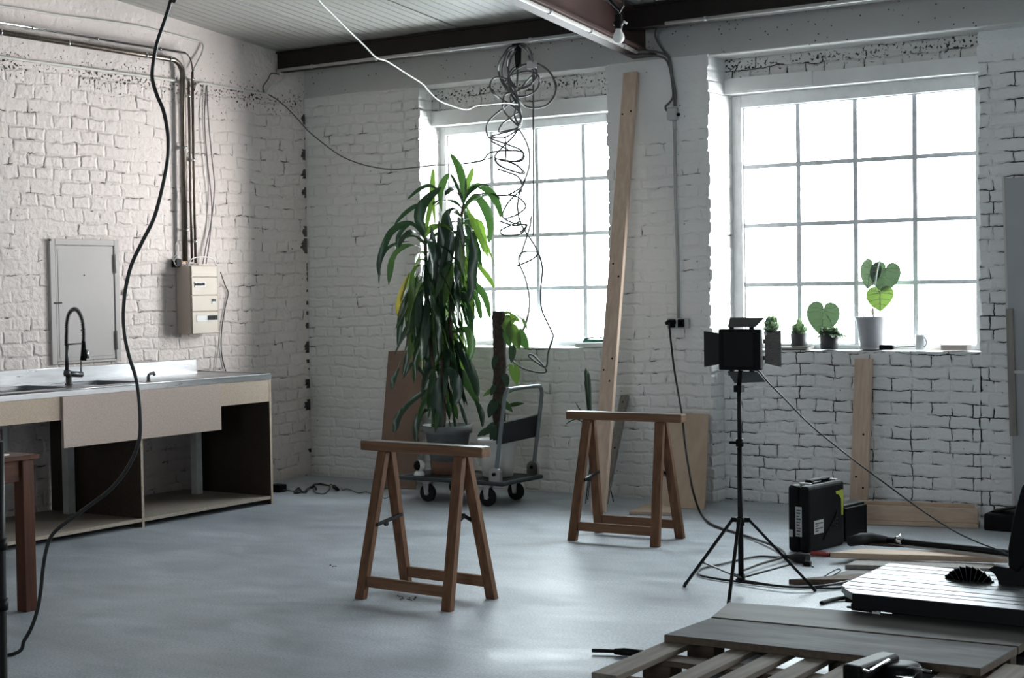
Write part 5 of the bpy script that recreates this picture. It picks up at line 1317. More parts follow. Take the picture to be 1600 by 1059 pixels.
# ================================================================== TABLE SAW
ZW = .262
S0 = V((6.035, -3.765, 0)); 
t = thing('table_saw', 'low table saw with shiny ribbed top and dark body at the right', 'table saw', (6.4, -3.3, 0))
top_ = MB()
xl, xr2 = 5.925, 6.85; yb0, yb1 = -3.745, -3.045
rails = [(yb0, -3.666), (-3.655, -3.605), (-3.594, -3.525), (-3.514, -3.425), (-3.414, -3.305), (-3.297, -3.205), (-3.194, -3.125), (-3.114, yb1)]
for i, (a_, b_) in enumerate(rails):
    cut = .10 if i == 0 else (.035 if i == 1 else 0)
    if i in (4, 5) : 
        top_.box((xl, a_, ZW - .030), (xr2, b_, ZW))
    else: top_.hexa([(xl + cut, a_, ZW - .03), (xr2, a_, ZW - .03), (xr2, b_, ZW - .03), (xl + (.035 if i == 0 else 0), b_, ZW - .03), (xl + cut, a_, ZW), (xr2, a_, ZW), (xr2, b_, ZW), (xl + (.035 if i == 0 else 0), b_, ZW)])
top_.build('table_top', ALU, t, bevel=.0012)
MB().box((xl + .05, yb0 + .05, ZW - .05), (xr2, yb1 - .02, ZW - .031)).build('top_frame', BLACK, t)
ap = MB().hexa([(xl + .10, yb0 - .003, ZW - .062), (xr2, yb0 - .003, ZW - .062), (xr2, yb0 + .02, ZW - .062), (xl + .10, yb0 + .02, ZW - .062), (xl + .10, yb0 - .003, ZW - .002), (xr2, yb0 - .003, ZW - .002), (xr2, yb0 + .0, ZW - .002), (xl + .10, yb0 + .0, ZW - .002)])
ap.build('front_rail', BLACK_M, t, bevel=.002)
MB().box((6.10, -3.52, .03), (6.85, -3.10, ZW - .05)).build('body', BLACK, t, bevel=.015, seg=2)
for (x, y) in ((6.13, -3.50), (6.13, -3.14), (6.78, -3.50), (6.78, -3.14)): MB().box((x - .025, y - .02, 0), (x + .025, y + .02, .05)).build('foot', RUBBER, t, bevel=.004)
kb = MB().box((6.00, -3.70, .182), (6.10, -3.62, .211)); kb.box((5.965, -3.66, .180), (6.02, -3.645, .188)); kb.build('adjuster', BLACK_M, t, bevel=.004)
MB().prism([(.008, 0), (.008, .032), (.0, .032), (0, .008), (-.025, .008), (-.025, 0)], (6.115, -3.70, .180), (1, 0, 0), (0, 0, 1), .01).build('white_bracket', WHITE_P, t)
ins = MB().box((6.10, -3.35, ZW + .0003), (6.80, -3.255, ZW + .0015)); ins.build('insert_plate', STAINLESS, t)
# toothed blade
bc = V((6.345, -3.285, ZW - .062)); R0 = .125; nt_ = 30; poly = []
for i in range(nt_):
    a0 = 2 * PI * i / nt_
    for (f_, rr_) in ((0, 1.0), (.18, .985), (.30, .86), (.42, .82), (.62, .845), (.90, .93)):
        a1 = a0 - 2 * PI * f_ / nt_; poly.append((R0 * rr_ * math.cos(a1), R0 * rr_ * math.sin(a1)))
poly = poly[::1]
m = MB(); k = len(poly); ux = V((1, .0, 0)); bt = .0028
def bp3(a_, b_, s_): return bc + V((a_, s_, b_))
vs = [bp3(a_, b_, -bt / 2) for a_, b_ in poly] + [bp3(a_, b_, bt / 2) for a_, b_ in poly] + [bp3(0, 0, -bt / 2), bp3(0, 0, bt / 2)]
fs = []
for i in range(k):
    j = (i + 1) % k; fs += [(i, j, k + j, k + i), (j, i, 2 * k), (k + i, k + j, 2 * k + 1)]
m.add(vs, fs, False); m.build('blade', SAWSTEEL, t)
# riving knife and raised guard
rk = MB().prism([(-.005, -.05), (.125, -.05), (.125, .0), (.118, .085), (.085, .082), (.03, .068), (-.02, .072), (-.045, .055), (-.018, .035), (-.006, .012)], (6.47, -3.285, ZW), (1, 0, 0), (0, 0, 1), .006)
rk.build('riving_knife', BLACK_M, t)
gd = MB().prism([(.040, .075), (.075, .055), (.105, .09), (.16, .24), (.23, .30), (.36, .52), (.30, .52), (.18, .49), (.135, .46), (.095, .40), (.062, .28), (.040, .15)], (6.47, -3.285, ZW), (1, 0, 0), (0, 0, 1), .055)
gd.build('blade_guard', BLACK, t, bevel=.008, seg=2)
MB().box((6.70, -3.70, ZW + .001), (6.82, -3.10, ZW + .045)).build('fence', ALU, t, bevel=.002)

# ================================================================== PALLET WITH BOARDS
t = thing('pallet', 'wooden pallet lying on the floor in the right foreground', 'pallet', (6.1, -4.5, 0))
xs = [(5.533, 5.633), (5.80, 5.882), (5.945, 6.022), (6.088, 6.168), (6.236, 6.31), (6.40, 6.48), (6.565, 6.64), (6.72, 6.82)]
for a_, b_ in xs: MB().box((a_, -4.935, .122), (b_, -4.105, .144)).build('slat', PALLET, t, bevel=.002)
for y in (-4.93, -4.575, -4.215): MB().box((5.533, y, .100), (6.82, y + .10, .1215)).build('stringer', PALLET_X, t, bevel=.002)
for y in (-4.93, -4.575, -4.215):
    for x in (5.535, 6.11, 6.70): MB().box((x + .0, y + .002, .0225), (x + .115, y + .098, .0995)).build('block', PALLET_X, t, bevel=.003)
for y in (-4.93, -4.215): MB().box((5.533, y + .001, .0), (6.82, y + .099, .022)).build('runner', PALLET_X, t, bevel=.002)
def board(name, q, z0, z1, m, label):
    b_ = [V((x, y, z0)) for x, y in q] + [V((x, y, z1)) for x, y in q]
    o = MB().hexa(b_).build('face', m, tt_ := thing(name, label, 'board', (sum(x for x, y in q) / 4, sum(y for x, y in q) / 4, z0)), bevel=.0012)
    e = MB()
    for i in range(4):
        a_, c_ = V((*q[i], 0)), V((*q[(i + 1) % 4], 0)); n_ = (c_ - a_).cross(V((0, 0, 1))).normalized() * .0012
        e.hexa([a_ + V((0, 0, z0)), c_ + V((0, 0, z0)), c_ + n_ + V((0, 0, z0)), a_ + n_ + V((0, 0, z0)), a_ + V((0, 0, z1 - .002)), c_ + V((0, 0, z1 - .002)), c_ + n_ + V((0, 0, z1 - .002)), a_ + n_ + V((0, 0, z1 - .002))])
    e.build('cut_edge', BOARD_EDGE, tt_); return tt_
ZB1, ZB2 = .145, .172
board('grey_board', [(5.538, -4.400), (6.700, -4.330), (6.722, -3.962), (5.558, -4.050)], ZB1, ZB2, BOARD_D, 'dark grey board lying across the pallet slats, nearest the camera')
board('pale_board', [(5.560, -4.046), (6.725, -3.957), (6.735, -3.56), (5.50, -3.760)], ZB1, ZB2 + .004, BOARD_P, 'pale board behind the dark grey board, in front of the saw')
bk = MB().box((5.60, -3.86, 0), (5.72, -3.78, ZB1 - .001)); one(bk, 'timber_block', PALLET_X, 'short timber block under the left end of the pale board', 'block', None, .003)
bk = MB().box((6.55, -3.86, 0), (6.67, -3.78, ZB1 - .001)); one(bk, 'timber_block', PALLET_X, 'short timber block under the right end of the pale board', 'block', None, .003)
# power tool half out of the picture
pt = fl(1440, 1050, .16)
t = thing('power_tool', 'black power tool with a shiny plate lying on the pallet at the bottom edge', 'power tool', V((pt.x, pt.y, .146)))
q0 = V((6.36, -4.56, .146))
bt_ = MB().bar(fl(1330, 1056, .19), fl(1392, 1034, .19), .075, .07); bt_.build('motor_body', BLACK, t, bevel=.014, seg=3)
MB().bar(fl(1361, 1047, .227), fl(1389, 1030.5, .227), .010, .006).build('shiny_edge', CHROME, t)
MB().bar(fl(1345, 1045, .215), fl(1358, 1049, .215), .008, .006).build('shiny_edge', CHROME, t)
pl = MB().hexa([fl(1400, 1056, .185), fl(1425, 1061, .185), fl(1440, 1046, .185), fl(1408, 1043, .185), fl(1400, 1056, .19), fl(1425, 1061, .19), fl(1440, 1046, .19), fl(1408, 1043, .19)])
pl.build('shoe_plate', CHROME, t)
MB().lathe([(.060, 0), (.066, .006), (.066, .05), (.058, .06), (1e-4, .06)], V((6.50, -4.535, .146)), 28).build('dust_port', BLACK, t)
MB().tube(curve([fl(1415, 1046, .20), fl(1425, 1043, .206), fl(1440, 1046, .206), fl(1455, 1049, .2)], 4), .005, 6).build('guard_rim', STAINLESS, t)
# chisel on the floor
t = thing('chisel', 'black-handled hand tool lying on the floor left of the pallet', 'tool', fl(960, 1020))
MB().tube([fl(925, 1016, .014), fl(961, 1017, .014)], .008, 8).build('blade', BLACK_M, t)
MB().tube([fl(960, 1017.5, .016), fl(975, 1018, .017), fl(1005, 1020.5, .016)], [.012, .016, .014], 10).build('handle', BLACK, t)
# little wood shavings
def shaving(px, py, n, seed, label):
    r = random.Random(seed); m = MB(); c = fl(px, py)
    for i in range(n):
        p = c + V((r.uniform(-.06, .06), r.uniform(-.03, .03), 0)); q = p + V((r.uniform(-.03, .03), r.uniform(-.02, .02), 0))
        m.bar(p + V((0, 0, .003)), q + V((0, 0, .004 + r.uniform(0, .006))), r.uniform(.004, .010), .003)
    o = one(m, 'wood_crumbs', mat('dark_crumbs', (.05, .04, .032), .9), label, 'debris'); o['kind'] = 'stuff'
shaving(637, 936, 7, 3, 'dark crumbs on the floor under the near trestle'); shaving(514, 885, 3, 6, 'few dark crumbs on the open floor left of the near trestle')

# ================================================================== LEFT FOREGROUND
t = thing('wooden_table', 'red-brown wooden table at the left edge of the view', 'table', (2.05, -5.4, 0))
tx0, tx1, ty0, ty1 = 1.62, 2.395, -6.3, -4.70
MB().box((tx0, ty0, .715), (tx1, ty1, .738)).build('table_top', TABLEWOOD_Y, t, bevel=.003)
for (x, y) in ((tx1 - .048, ty1 - .052), (tx1 - .048, ty0 + .052), (tx0 + .048, ty1 - .052), (tx0 + .048, ty0 + .052)): MB().box((x - .033, y - .033, 0), (x + .033, y + .033, .7145)).build('leg', TABLEWOOD, t, bevel=.003)
for x in (tx1 - .042, tx0 + .042):
    a_ = MB().box((x - .011, ty0 + .09, .615), (x + .011, ty1 - .09, .7145)).build('apron', TABLEWOOD_Y, t, bevel=.002)
    MB().box((x - .013, ty0 + .09, .628), (x + .013, ty1 - .09, .634)).build('apron_bead', TABLEWOOD_Y, a_)
for y in (ty1 - .05, ty0 + .05): MB().box((tx0 + .09, y - .011, .615), (tx1 - .09, y + .011, .7145)).build('apron', TABLEWOOD, t, bevel=.002)
t = thing('paper_stack', 'white brochures lying on the corner of the brown table', 'papers', (2.2, -5.0, .7385))
for i in range(3):
    a_ = .1 * i; c = V((2.27 - .02 * i, -4.93 - .04 * i, .7387 + i * .007)); u1, u2 = V((math.cos(.2 + a_), math.sin(.2 + a_), 0)), V((-math.sin(.2 + a_), math.cos(.2 + a_), 0))
    MB().hexa([c - u1 * .075 - u2 * .105, c + u1 * .075 - u2 * .105, c + u1 * .075 + u2 * .105, c - u1 * .075 + u2 * .105] + [p + V((0, 0, .0065)) for p in (c - u1 * .075 - u2 * .105, c + u1 * .075 - u2 * .105, c + u1 * .075 + u2 * .105, c - u1 * .075 + u2 * .105)]).build('brochure', PAPER if i != 1 else mat('dark_cover', (.06, .06, .065), .5), t)
# black stand at the very left
d_ = 5.3
pp = [dep(-4, 690, d_), dep(-1, 850, d_), dep(2, 1059, d_)]
base = V((pp[2].x + (pp[2].x - pp[0].x) * .35, pp[2].y + (pp[2].y - pp[0].y) * .35, 0))
t = thing('black_post', 'black upright post at the far left edge of the view', 'post', base)
MB().tube([base, pp[2], pp[1], pp[0]], .021, 14).build('pole', BLACK_M, t)
for p_ in (pp[1], pp[2].lerp(pp[1], .55)): MB().tube([p_ + V((0, 0, -.02)), p_ + V((0, 0, .02))], .027, 12).build('collar', BLACK, t)
MB().lathe([(.16, 0), (.16, .008), (.03, .02), (.024, .05)], base, 28).build('base_plate', BLACK_M, t)
# thick black cable looping down from the ceiling to the floor
de = fwd(fl(15, 1025))
pts = [(267, 0), (258, 30), (246, 65), (240, 95), (238, 122), (245, 148), (255, 172), (261, 200), (263, 225), (261, 255), (252, 300), (240, 342), (222, 378), (206, 412), (198, 442), (194, 470), (193, 500), (196, 530), (203, 560), (211, 585), (216, 610), (219, 650), (217, 690), (200, 730), (175, 762), (150, 782), (120, 804), (95, 822), (80, 838), (72, 860), (67, 890), (64, 920), (59, 950), (50, 978), (38, 1000), (20, 1020)]
P = [dep(a_, b_, de) for a_, b_ in pts]; P[-1].z = .008
up0 = dep(275, -40, de); P = [V((up0.x + .03, up0.y, ceil_z(up0.y) - .004)), up0] + P
P += [V((P[-1].x - .12, P[-1].y - .25, .008)), V((P[-1].x - .3, P[-1].y - .3, .008))]
cable('thick_cable', P, .0078, CABLE_K, 'thick black cable looping from the ceiling past the sink to the floor', 'cable', 6, 10)
# adapters and leads in the corner
c = fl(433, 768)
t = thing('power_adapter', 'black power adapter on the floor at the end of the sink base', 'adapter', c)
MB().box((c.x - .05, c.y - .035, 0), (c.x + .055, c.y + .05, .055)).build('body', BLACK, t, bevel=.008, seg=2)
MB().tube(curve([c + V((.05, 0, .02)), F(452, 766), F(462, 767)], 5), .004, 6).build('lead', CABLE_K, t)
c = F(463, 767, 0)
m = MB(); r = random.Random(8)
m.tube(curve([F(461, 767, .012), F(467, 762, .022), F(470, 768, .014), F(460, 770, .01), F(468, 765, .026), F(474, 769, .01), F(480, 764, .016), F(478, 769, .008), F(484, 761, .012), F(492, 760), F(494, 764)], 6), .007, 7)
one(m, 'lead_bundle', CABLE_K, 'small bundle of black lead on the floor near the room corner', 'cable')
cable('floor_lead', [F(480, 763), F(489, 762), F(491, 768), F(499, 771), F(507, 771), F(514, 765), F(515, 759), F(505, 756), F(497, 755.5), F(489, 758), F(493, 756), F(510, 758), F(518, 757), F(524, 761), F(527, 764)], .004, CABLE_K, 'black lead in a loop on the floor near the room corner')
c = F(525, 763, 0)
one(MB().tube([F(522, 760, .016), F(528, 765, .014)], [.016, .012], 10), 'lead_plug', BLACK, 'black plug at the end of the looped lead', 'plug')
cable('floor_lead', [F(534, 762), F(535, 766), F(541, 763.5), F(552, 767), F(560, 770), F(572, 768.5), F(580, 771), F(595, 776), F(603, 778), F(614, 770), F(618, 758, .05), F(626, 748, .12)], .003, CABLE_K, 'thin lead from the corner along the floor to the trolley')

# ================================================================== PLANTS
D0 = fwd(V((1.90, -.62, .5)))
pc_ = fl(694.5, 743, DZ + .003); pc_ = V((1.835, -.645, DZ + .003))
t = thing('dracaena', 'tall drooping green plant in a grey pot on the left of the trolley', 'plant', pc_)
MB().lathe([(.114, 0), (.120, .004), (.130, .095), (.124, .095), (.120, .03), (1e-4, .028)], pc_, 36).build('saucer', POT_TERRA, t)
MB().lathe([(.108, .030), (.114, .034), (.158, .285), (.172, .287), (.180, .345), (.170, .345), (.154, .30), (1e-4, .30)], pc_, 40).build('pot', POT_GREY, t)
MB().lathe([(.155, 0), (.09, .006), (1e-4, .012)], pc_ + V((0, 0, .301)), 28).build('soil', SOIL, t)
PT = pc_ + V((0, 0, .30)); dd = fwd(PT)
def dp(px, py, o=0.0): return dep(px, py, dd + o)
crA = dp(725, 318); crB = dp(664, 372, -.05); crC = dp(690, 560, -.03); crD = dp(703, 470, .05)
m = MB()
m.tube(curve([dp(690, 668), dp(692, 620), dp(696, 570), dp(701, 530), dp(703, 515)], 6), [.030] * 20 + [.030] * 5, 14)
m.build('trunk', BARK, t)
for P in ([dp(702, 535), dp(706, 480), dp(700, 445), dp(706, 400), dp(716, 360), crA], [dp(684, 668, -.05), dp(680, 600, -.05), dp(672, 530, -.06), dp(668, 450, -.05), crB], [dp(692, 668, -.02), dp(691, 610, -.03), crC], [dp(701, 520), dp(703, 495, .04), crD],
          [dp(678, 664, .06), dp(675, 610, .07), dp(668, 560, .07), dp(659, 520, .06), dp(652, 480, .05)]):
    MB().tube(curve(P, 6), .0125, 9).build('stem', BARK, t)
r = random.Random(21)
def droop(base, az, el, L, bend, n=9, emin=-1.5):
    """leaf spine leaving the stem at elevation el and falling under its weight"""
    p = V(base); out = [p.copy()]; e = el; st_ = L / (n - 1)
    for i in range(n - 1):
        p = p + V((math.cos(az) * math.cos(e), math.sin(az) * math.cos(e), math.sin(e))) * st_; out.append(p.copy())
        e = max(emin, e - bend * (1.15 - .5 * i / n))
    return out
prof = lambda u: (.12 + .88 * math.sin(PI * min(1, max(0, (u - .03) * .97)) ** .95)) if u < .97 else .06
mats_l = [LEAF, LEAF_L, LEAF_D, LEAF_Y]
def crown(top_, low, n, Lr, seed, el_top=1.2, el_low=-.1, wr=(.018, .034), light=.20, upright=.12, azs=None):
    rr = random.Random(seed); m = MB()
    for i in range(n):
        u = (i + .5) / n; b = V(top_).lerp(V(low), u); az = i * 2.39996 + rr.uniform(-.25, .25)
        if azs: az = azs[0] + (az % (2 * PI)) / (2 * PI) * (azs[1] - azs[0])
        el = el_top + (el_low - el_top) * min(1, u * 2.2) + rr.uniform(-.15, .15)
        L = rr.uniform(*Lr) * (.8 if u < upright else 1)
        bend = rr.uniform(.22, .80) if u > upright else rr.uniform(.06, .22)
        k = rr.random(); mi = 1 if k < light else (2 if k > .58 else (3 if k < light + .03 and u > .4 else 0))
        pth = droop(b, az, el, L, bend, 12, rr.uniform(-1.5, -1.05))
        # hanging leaves swing back towards the stem a little
        pth = [V((p.x, min(p.y, -.40 if p.x > 1.95 else -.06), p.z)) for p in pth]
        m.leaf(pth, rr.uniform(*wr), up=(math.cos(az + 1.2) * .5, math.sin(az + 1.2) * .5, 1), fold=.28, prof=prof, mi=mi, wav=.26, ph=rr.uniform(0, 6))
    return m
crown(crA, dp(706, 440), 48, (.34, .52), 3).build('foliage', mats_l, t)
crown(crB, dp(672, 500, -.05), 44, (.36, .56), 9).build('foliage', mats_l, t)
crown(crD, dp(700, 540), 30, (.32, .50), 14, .6, -.4, upright=0).build('foliage', mats_l, t)
crown(dp(668, 430, -.10), dp(664, 520, -.08), 10, (.34, .48), 40, .5, -.3, upright=0, azs=(PI * .75, PI * 1.75)).build('foliage', mats_l, t)
crown(crC, dp(690, 620, -.03), 15, (.28, .40), 31, .5, -.3, light=.0, upright=0).build('foliage', mats_l, t)
m = MB()
def L_(pts, w, mi=0, o0=0.0, o1=0.0):
    k = len(pts); P = [dp(a, b, o0 + (o1 - o0) * i / (k - 1)) for i, (a, b) in enumerate(pts)]
    m.leaf(curve(P, 4), w, up=-RZ + V((0, 0, .35)), fold=.2, prof=prof, mi=mi, wav=.10)
L_([(726, 316), (724, 290), (717, 262), (704, 240)], .030, 0)
L_([(727, 312), (730, 290), (735, 275), (739, 262)], .022, 1)
L_([(722, 318), (716, 296), (709, 280), (703, 271)], .012, 2)
L_([(680, 350), (676, 310), (676, 285), (677, 263)], .020, 1)
L_([(690, 330), (688, 300), (694, 283), (701, 271)], .026, 0)
L_([(664, 374), (648, 352), (632, 350), (612, 362), (600, 385), (592, 412), (593, 432)], .026, 2)
L_([(640, 352), (628, 360), (622, 372), (620, 388)], .018, 2)
L_([(640, 377), (620, 380), (604, 390), (594, 412), (592, 444)], .012, 2)
L_([(690, 300), (672, 290), (655, 296), (636, 312)], .015, 2)
L_([(664, 372), (655, 345), (662, 318), (690, 292)], .040, 2, -.1, -.1)
L_([(664, 372), (668, 345), (672, 325), (674, 305)], .018, 1, -.12, -.1)
L_([(727, 316), (745, 310), (758, 325), (766, 350), (764, 380)], .034, 0)
L_([(728, 300), (745, 290), (765, 300), (778, 320), (783, 340)], .030, 0)
L_([(728, 320), (738, 345), (750, 370), (757, 395)], .024, 1)
L_([(690, 310), (672, 320), (650, 322), (630, 336), (616, 352)], .018, 2)
L_([(735, 400), (752, 420), (764, 435), (772, 450)], .020, 1)
for q in range(5):
    x0 = (700, 716, 686, 674, 736)[q]; L_([(x0, 330 + q * 8), (x0 + 3, 365 + q * 8), (x0 + 1, 400 + q * 10), (x0 - 3, 432 + q * 10)], .036, 2, -.12, -.10)
L_([(648, 440), (634, 470), (626, 500), (622, 545)], .026, 2); L_([(652, 430), (640, 465), (640, 500), (639, 535)], .034, 0); L_([(640, 425), (630, 450), (622, 480), (628, 505)], .022, 3)
L_([(700, 440), (716, 460), (733, 470), (739, 505)], .034, 2); L_([(712, 455), (730, 452), (745, 470), (752, 500)], .028, 0); L_([(722, 440), (742, 445), (758, 465), (766, 498)], .026, 0)
L_([(660, 470), (658, 500), (662, 530), (668, 560)], .038, 2, -.1, -.1); L_([(676, 480), (682, 510), (684, 540), (680, 566)], .036, 0, -.12, -.12)
# lower, sparse leaves over the hardboard sheet
L_([(684, 580), (672, 566), (650, 540), (636, 560), (630, 590)], .024, 2); L_([(686, 598), (666, 588), (646, 568), (636, 580), (628, 594)], .014, 2); L_([(624, 575), (618, 585), (614, 596), (612, 608)], .020, 2)
L_([(684, 612), (664, 612), (640, 630), (625, 650), (620, 672)], .020, 2); L_([(628, 636), (622, 650), (618, 662), (616, 676)], .024, 2); L_([(672, 640), (658, 645), (650, 668), (650, 690)], .024, 2)
# dark broad leaves on the right of the trunk
L_([(700, 560), (715, 580), (732, 600), (748, 632)], .040, 0); L_([(702, 545), (722, 555), (740, 590), (747, 620)], .036, 2); L_([(705, 520), (728, 515), (737, 540), (730, 570)], .032, 0)
L_([(697, 575), (708, 585), (715, 610), (712, 632)], .040, 2, -.12, -.12); L_([(688, 585), (682, 615), (684, 645), (690, 668)], .042, 2, -.16, -.14); L_([(740, 620), (748, 635), (753, 650), (754, 667)], .022, 2)
L_([(716, 625), (722, 640), (727, 655), (729, 664)], .014, 2)
m.build('foliage', mats_l, t)

# --- plant on a coir pole in the white pot
w0 = V((2.25, -.63, DZ + .003))
t = thing('pole_plant', 'climbing plant on a dark pole in a white pot on the trolley', 'plant', w0)
MB().lathe([(.100, 0), (.106, .004), (.122, .12), (.138, .245), (.142, .247), (.142, .262), (.134, .262), (.126, .225), (1e-4, .225)], w0, 40).build('pot', POT_WHITE, t)
MB().lathe([(.127, 0), (1e-4, .008)], w0 + V((0, 0, .226)), 24).build('soil', SOIL, t)
dw = fwd(w0 + V((0, 0, .4)))
def dq(px, py, o=0.0): return dep(px, py, dw + o)
rr = random.Random(6); P = curve([dq(781, 690), dq(780, 640), dq(781, 560), dq(780, 520), dq(779, 486)], 6)
MB().tube(P, [.046 + rr.uniform(-.006, .006) for _ in P], 14).build('coir_pole', MOSS, t)
m = MB()
def hl(px, py, tx, ty, L, W, o=0.0, nz=(0, 0), mi=0):
    b = dq(px, py, o); d_ = dq(tx, ty, o - .02) - b; m.heart(b, d_, -RZ + RX * nz[0] + V((0, 0, nz[1])), L, W, .12, mi, None)
for a in ((790, 500, 800, 528, .15, .085, -.03, (.3, .2), 1), (797, 492, 812, 502, .085, .04, .0, (0, .6), 1), (800, 515, 812, 546, .15, .085, -.05, (.2, .1), 1), (812, 522, 826, 548, .13, .07, -.02, (-.5, .2), 0),
          (795, 508, 806, 496, .08, .035, -.02, (0, .5), 1), (803, 575, 808, 600, .125, .07, -.03, (.2, .2), 1), (801, 545, 799, 568, .10, .055, -.04, (.5, .2), 2), (774, 560, 769, 582, .08, .045, -.05, (-.4, .2), 2),
          (789, 588, 794, 608, .08, .05, -.05, (.2, .1), 2), (772, 604, 766, 620, .07, .04, -.05, (-.4, .2), 2), (772, 630, 762, 655, .11, .07, -.05, (-.3, .3), 2), (786, 628, 798, 640, .10, .05, -.06, (.2, .6), 0),
          (770, 608, 756, 618, .09, .035, -.02, (0, .8), 1), (792, 612, 806, 608, .08, .03, -.02, (0, .8), 1), (800, 632, 816, 630, .09, .035, .02, (0, .8), 0), (770, 665, 755, 680, .10, .055, -.08, (-.2, .5), 2),
          (785, 660, 795, 676, .09, .06, -.10, (.2, .4), 2), (775, 672, 765, 688, .08, .06, -.12, (-.2, .4), 2), (760, 672, 748, 680, .08, .045, -.08, (-.2, .6), 2), (792, 520, 797, 545, .10, .06, -.05, (.1, .1), 0),
          (783, 490, 796, 488, .08, .03, 0, (0, .7), 1), (818, 500, 826, 520, .07, .025, .02, (.8, .2), 1)):
    hl(*a)
m.build('foliage', [LEAF, LEAF_L, LEAF_D], t)
for a in ([(783, 500), (793, 498), (800, 515)], [(784, 520), (800, 512), (812, 522)], [(782, 590), (795, 570), (803, 575)], [(781, 610), (776, 604), (770, 608)], [(784, 490), (797, 486), (818, 500)]): MB().tube(curve([dq(*q) for q in a], 5), .0028, 6).build('stem', LEAF_L, t)

# --- slim plant in a grey pot on a wire stand
b0 = fl(913, 786); s0 = V((2.885, -.33, 0))
zp = ony(930, 701, -.33).z
t = thing('plant_stand', 'thin black wire plant stand behind the far trestle', 'stand', s0)
m = MB(); c = ony(930, 683, -.33); s0 = V((c.x, c.y, 0)); rr_ = .038
ring = [V((c.x + rr_ * math.cos(a), c.y + rr_ * math.sin(a), zp - .004)) for a in [2 * PI * i / 20 for i in range(20)]]
m.tube(ring, .003, 6, True)
ring2 = [V((c.x + (rr_ + .005) * math.cos(a), c.y + (rr_ + .005) * math.sin(a), zp + .075)) for a in [2 * PI * i / 20 for i in range(20)]]
m.tube(ring2, .003, 6, True); m.build('ring', BLACK_M, t)
for a in (2.6, 4.6, .6):
    d_ = V((math.cos(a), math.sin(a), 0)); f_ = V((c.x, c.y, 0)) + d_ * .12
    MB().tube([f_ + V((0, 0, .003)), V((c.x, c.y, zp)) + d_ * (rr_ + .004), V((c.x, c.y, zp + .075)) + d_ * (rr_ + .006)], .0035, 6).build('leg', BLACK_M, t)
MB().bar(V((c.x, c.y, .15)) + V((-.10, -.03, 0)), V((c.x, c.y, .15)) + V((.06, .03, 0)), .008, .006).build('cross_piece', BLACK_M, t)
t = thing('potted_snake_plant', 'slim dark upright plant in a small grey pot on the wire stand', 'plant', (c.x, c.y, zp))
MB().lathe([(.028, 0), (.031, .004), (.034, .150), (.030, .150), (.029, .13), (1e-4, .13)], V((c.x, c.y, zp)), 20).build('pot', GREYPANEL, t)
m = MB()
def sn(pts, w):
    m.leaf(curve([ony(a, b, c.y) for a, b in pts], 4), w, up=-RZ, fold=.35, prof=lambda u: (.7 + .3 * math.sin(PI * u)) if u < .9 else .35 * (1 - u) / .1 + .03)
sn([(927, 672), (921, 640), (917, 610), (914, 590)], .013); sn([(926, 672), (921, 645), (918, 620), (916, 590), (915, 574)], .013); sn([(928, 672), (922, 640), (921, 600), (919, 579)], .011)
sn([(926, 672), (915, 650), (905, 638), (899, 628)], .004); sn([(926, 672), (905, 656), (893, 657), (883, 664)], .004); sn([(929, 671), (934, 664), (937, 656)], .006)
m.build('leaves', LEAF_D, t)

# kinds that appear several times share a group
GROUPS = {'trestle': 'wooden trestles', 'steel_pipe': 'pipes on the left wall', 'floor_plank': 'planks on the floor by the table saw', 'wall_cable': 'cables fixed to the left wall',
          'hanging_cable': 'thin cables around the fuse box', 'pier_cable': 'cables running down the pier', 'conduit': 'conduits under the roof steel', 'timber_block': 'timber blocks under the pale board',
          'potted_succulent': 'succulents on the right sill', 'tool_case': 'tool cases on the floor', 'junction_box': 'junction boxes', 'extension_cord': 'black cords around the tripod', 'floor_lead': 'leads on the floor near the corner'}
for o in list(SC.objects):
    if o.parent is None and o.get('label') and o.name.split('.')[0] in GROUPS: o['group'] = GROUPS[o.name.split('.')[0]]

# ================================================================== LIGHT AND CAMERA
W = bpy.data.worlds.new('overcast_sky'); SC.world = W; W.use_nodes = True
# overcast sky, plus a warmer glow added just below the horizon (beyond the windows, to the right)
nt = W.node_tree; bg = nt.nodes['Background']; LK = nt.links.new
tc = N(nt, 'ShaderNodeTexCoord'); dt = N(nt, 'ShaderNodeVectorMath', operation='DOT_PRODUCT'); dt.inputs[1].default_value = V(SUN).normalized()
LK(tc.outputs['Generated'], dt.inputs[0])
mx0 = N(nt, 'ShaderNodeMath', operation='MAXIMUM'); LK(dt.outputs['Value'], mx0.inputs[0]); mx0.inputs[1].default_value = 0.0
pw = N(nt, 'ShaderNodeMath', operation='POWER'); LK(mx0.outputs[0], pw.inputs[0]); pw.inputs[1].default_value = GLOW_POW
mc = N(nt, 'ShaderNodeMix', data_type='RGBA'); mc.inputs[6].default_value = (.90, .96, 1.0, 1); mc.inputs[7].default_value = (1.0, .925, .895, 1); LK(pw.outputs[0], mc.inputs[0])
LK(mc.outputs[2], bg.inputs['Color'])
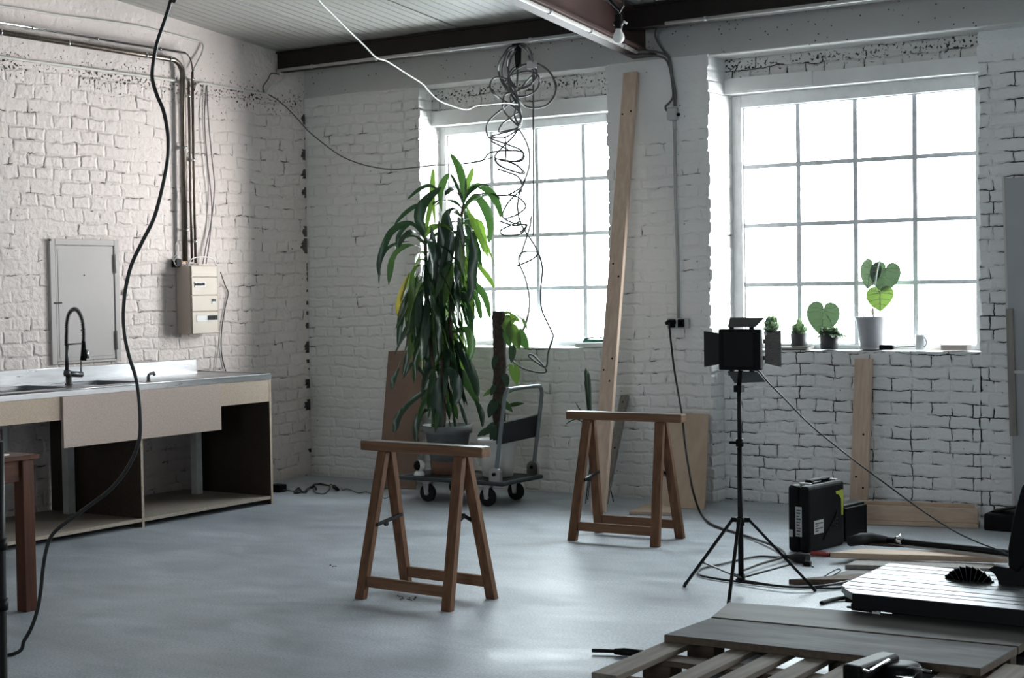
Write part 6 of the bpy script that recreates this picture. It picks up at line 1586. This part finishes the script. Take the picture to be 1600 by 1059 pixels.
st_ = N(nt, 'ShaderNodeMath', operation='MULTIPLY_ADD'); LK(pw.outputs[0], st_.inputs[0]); st_.inputs[1].default_value = GLOW; st_.inputs[2].default_value = SKY
LK(st_.outputs[0], bg.inputs['Strength'])
for (x0, x1, z0, z1) in ((1.13, 2.83, 1.06, 2.72), (3.62, 5.36, 1.05, 2.75), (6.62, 8.33, 1.05, 2.75), (9.32, 11.03, 1.05, 2.75)):
    la = bpy.data.lights.new('window_portal', 'AREA'); la.shape = 'RECTANGLE'; la.size = x1 - x0; la.size_y = z1 - z0; la.cycles.is_portal = True
    lo = bpy.data.objects.new('window_portal', la); COL.objects.link(lo); lo.location = ((x0 + x1) / 2, .56, (z0 + z1) / 2); lo.rotation_euler = (-PI / 2, 0, 0)

la = bpy.data.lights.new('window_portal', 'AREA'); la.shape = 'RECTANGLE'; la.size = GX1 - GX0; la.size_y = GZ1 - GZ0; la.cycles.is_portal = True  # portal of the added fill opening
lo = bpy.data.objects.new('window_portal', la); COL.objects.link(lo); lo.location = ((GX0 + GX1) / 2, YF - .32, (GZ0 + GZ1) / 2); lo.rotation_euler = (PI / 2, 0, 0)

cam = bpy.data.cameras.new('camera'); co = bpy.data.objects.new('camera', cam); COL.objects.link(co)
cam.sensor_fit = 'HORIZONTAL'; cam.sensor_width = 36; cam.lens = FOC * 36 / 1600; cam.clip_start = .05
r3, u3, b3 = RX, -RY, -RZ
co.matrix_world = Matrix(((r3.x, u3.x, b3.x, CAM.x), (r3.y, u3.y, b3.y, CAM.y), (r3.z, u3.z, b3.z, CAM.z), (0, 0, 0, 1)))
SC.camera = co
vs_ = SC.view_settings; vs_.view_transform = 'Standard'; vs_.look = 'None'; vs_.gamma = 1; vs_.use_curve_mapping = False; vs_.exposure = EXPO
cy = SC.cycles; cy.use_denoising = True; cy.max_bounces = 10; cy.diffuse_bounces = 6; cy.glossy_bounces = 4; cy.transparent_max_bounces = 16
cy.sample_clamp_indirect = 6; cy.caustics_reflective = False; cy.caustics_refractive = False
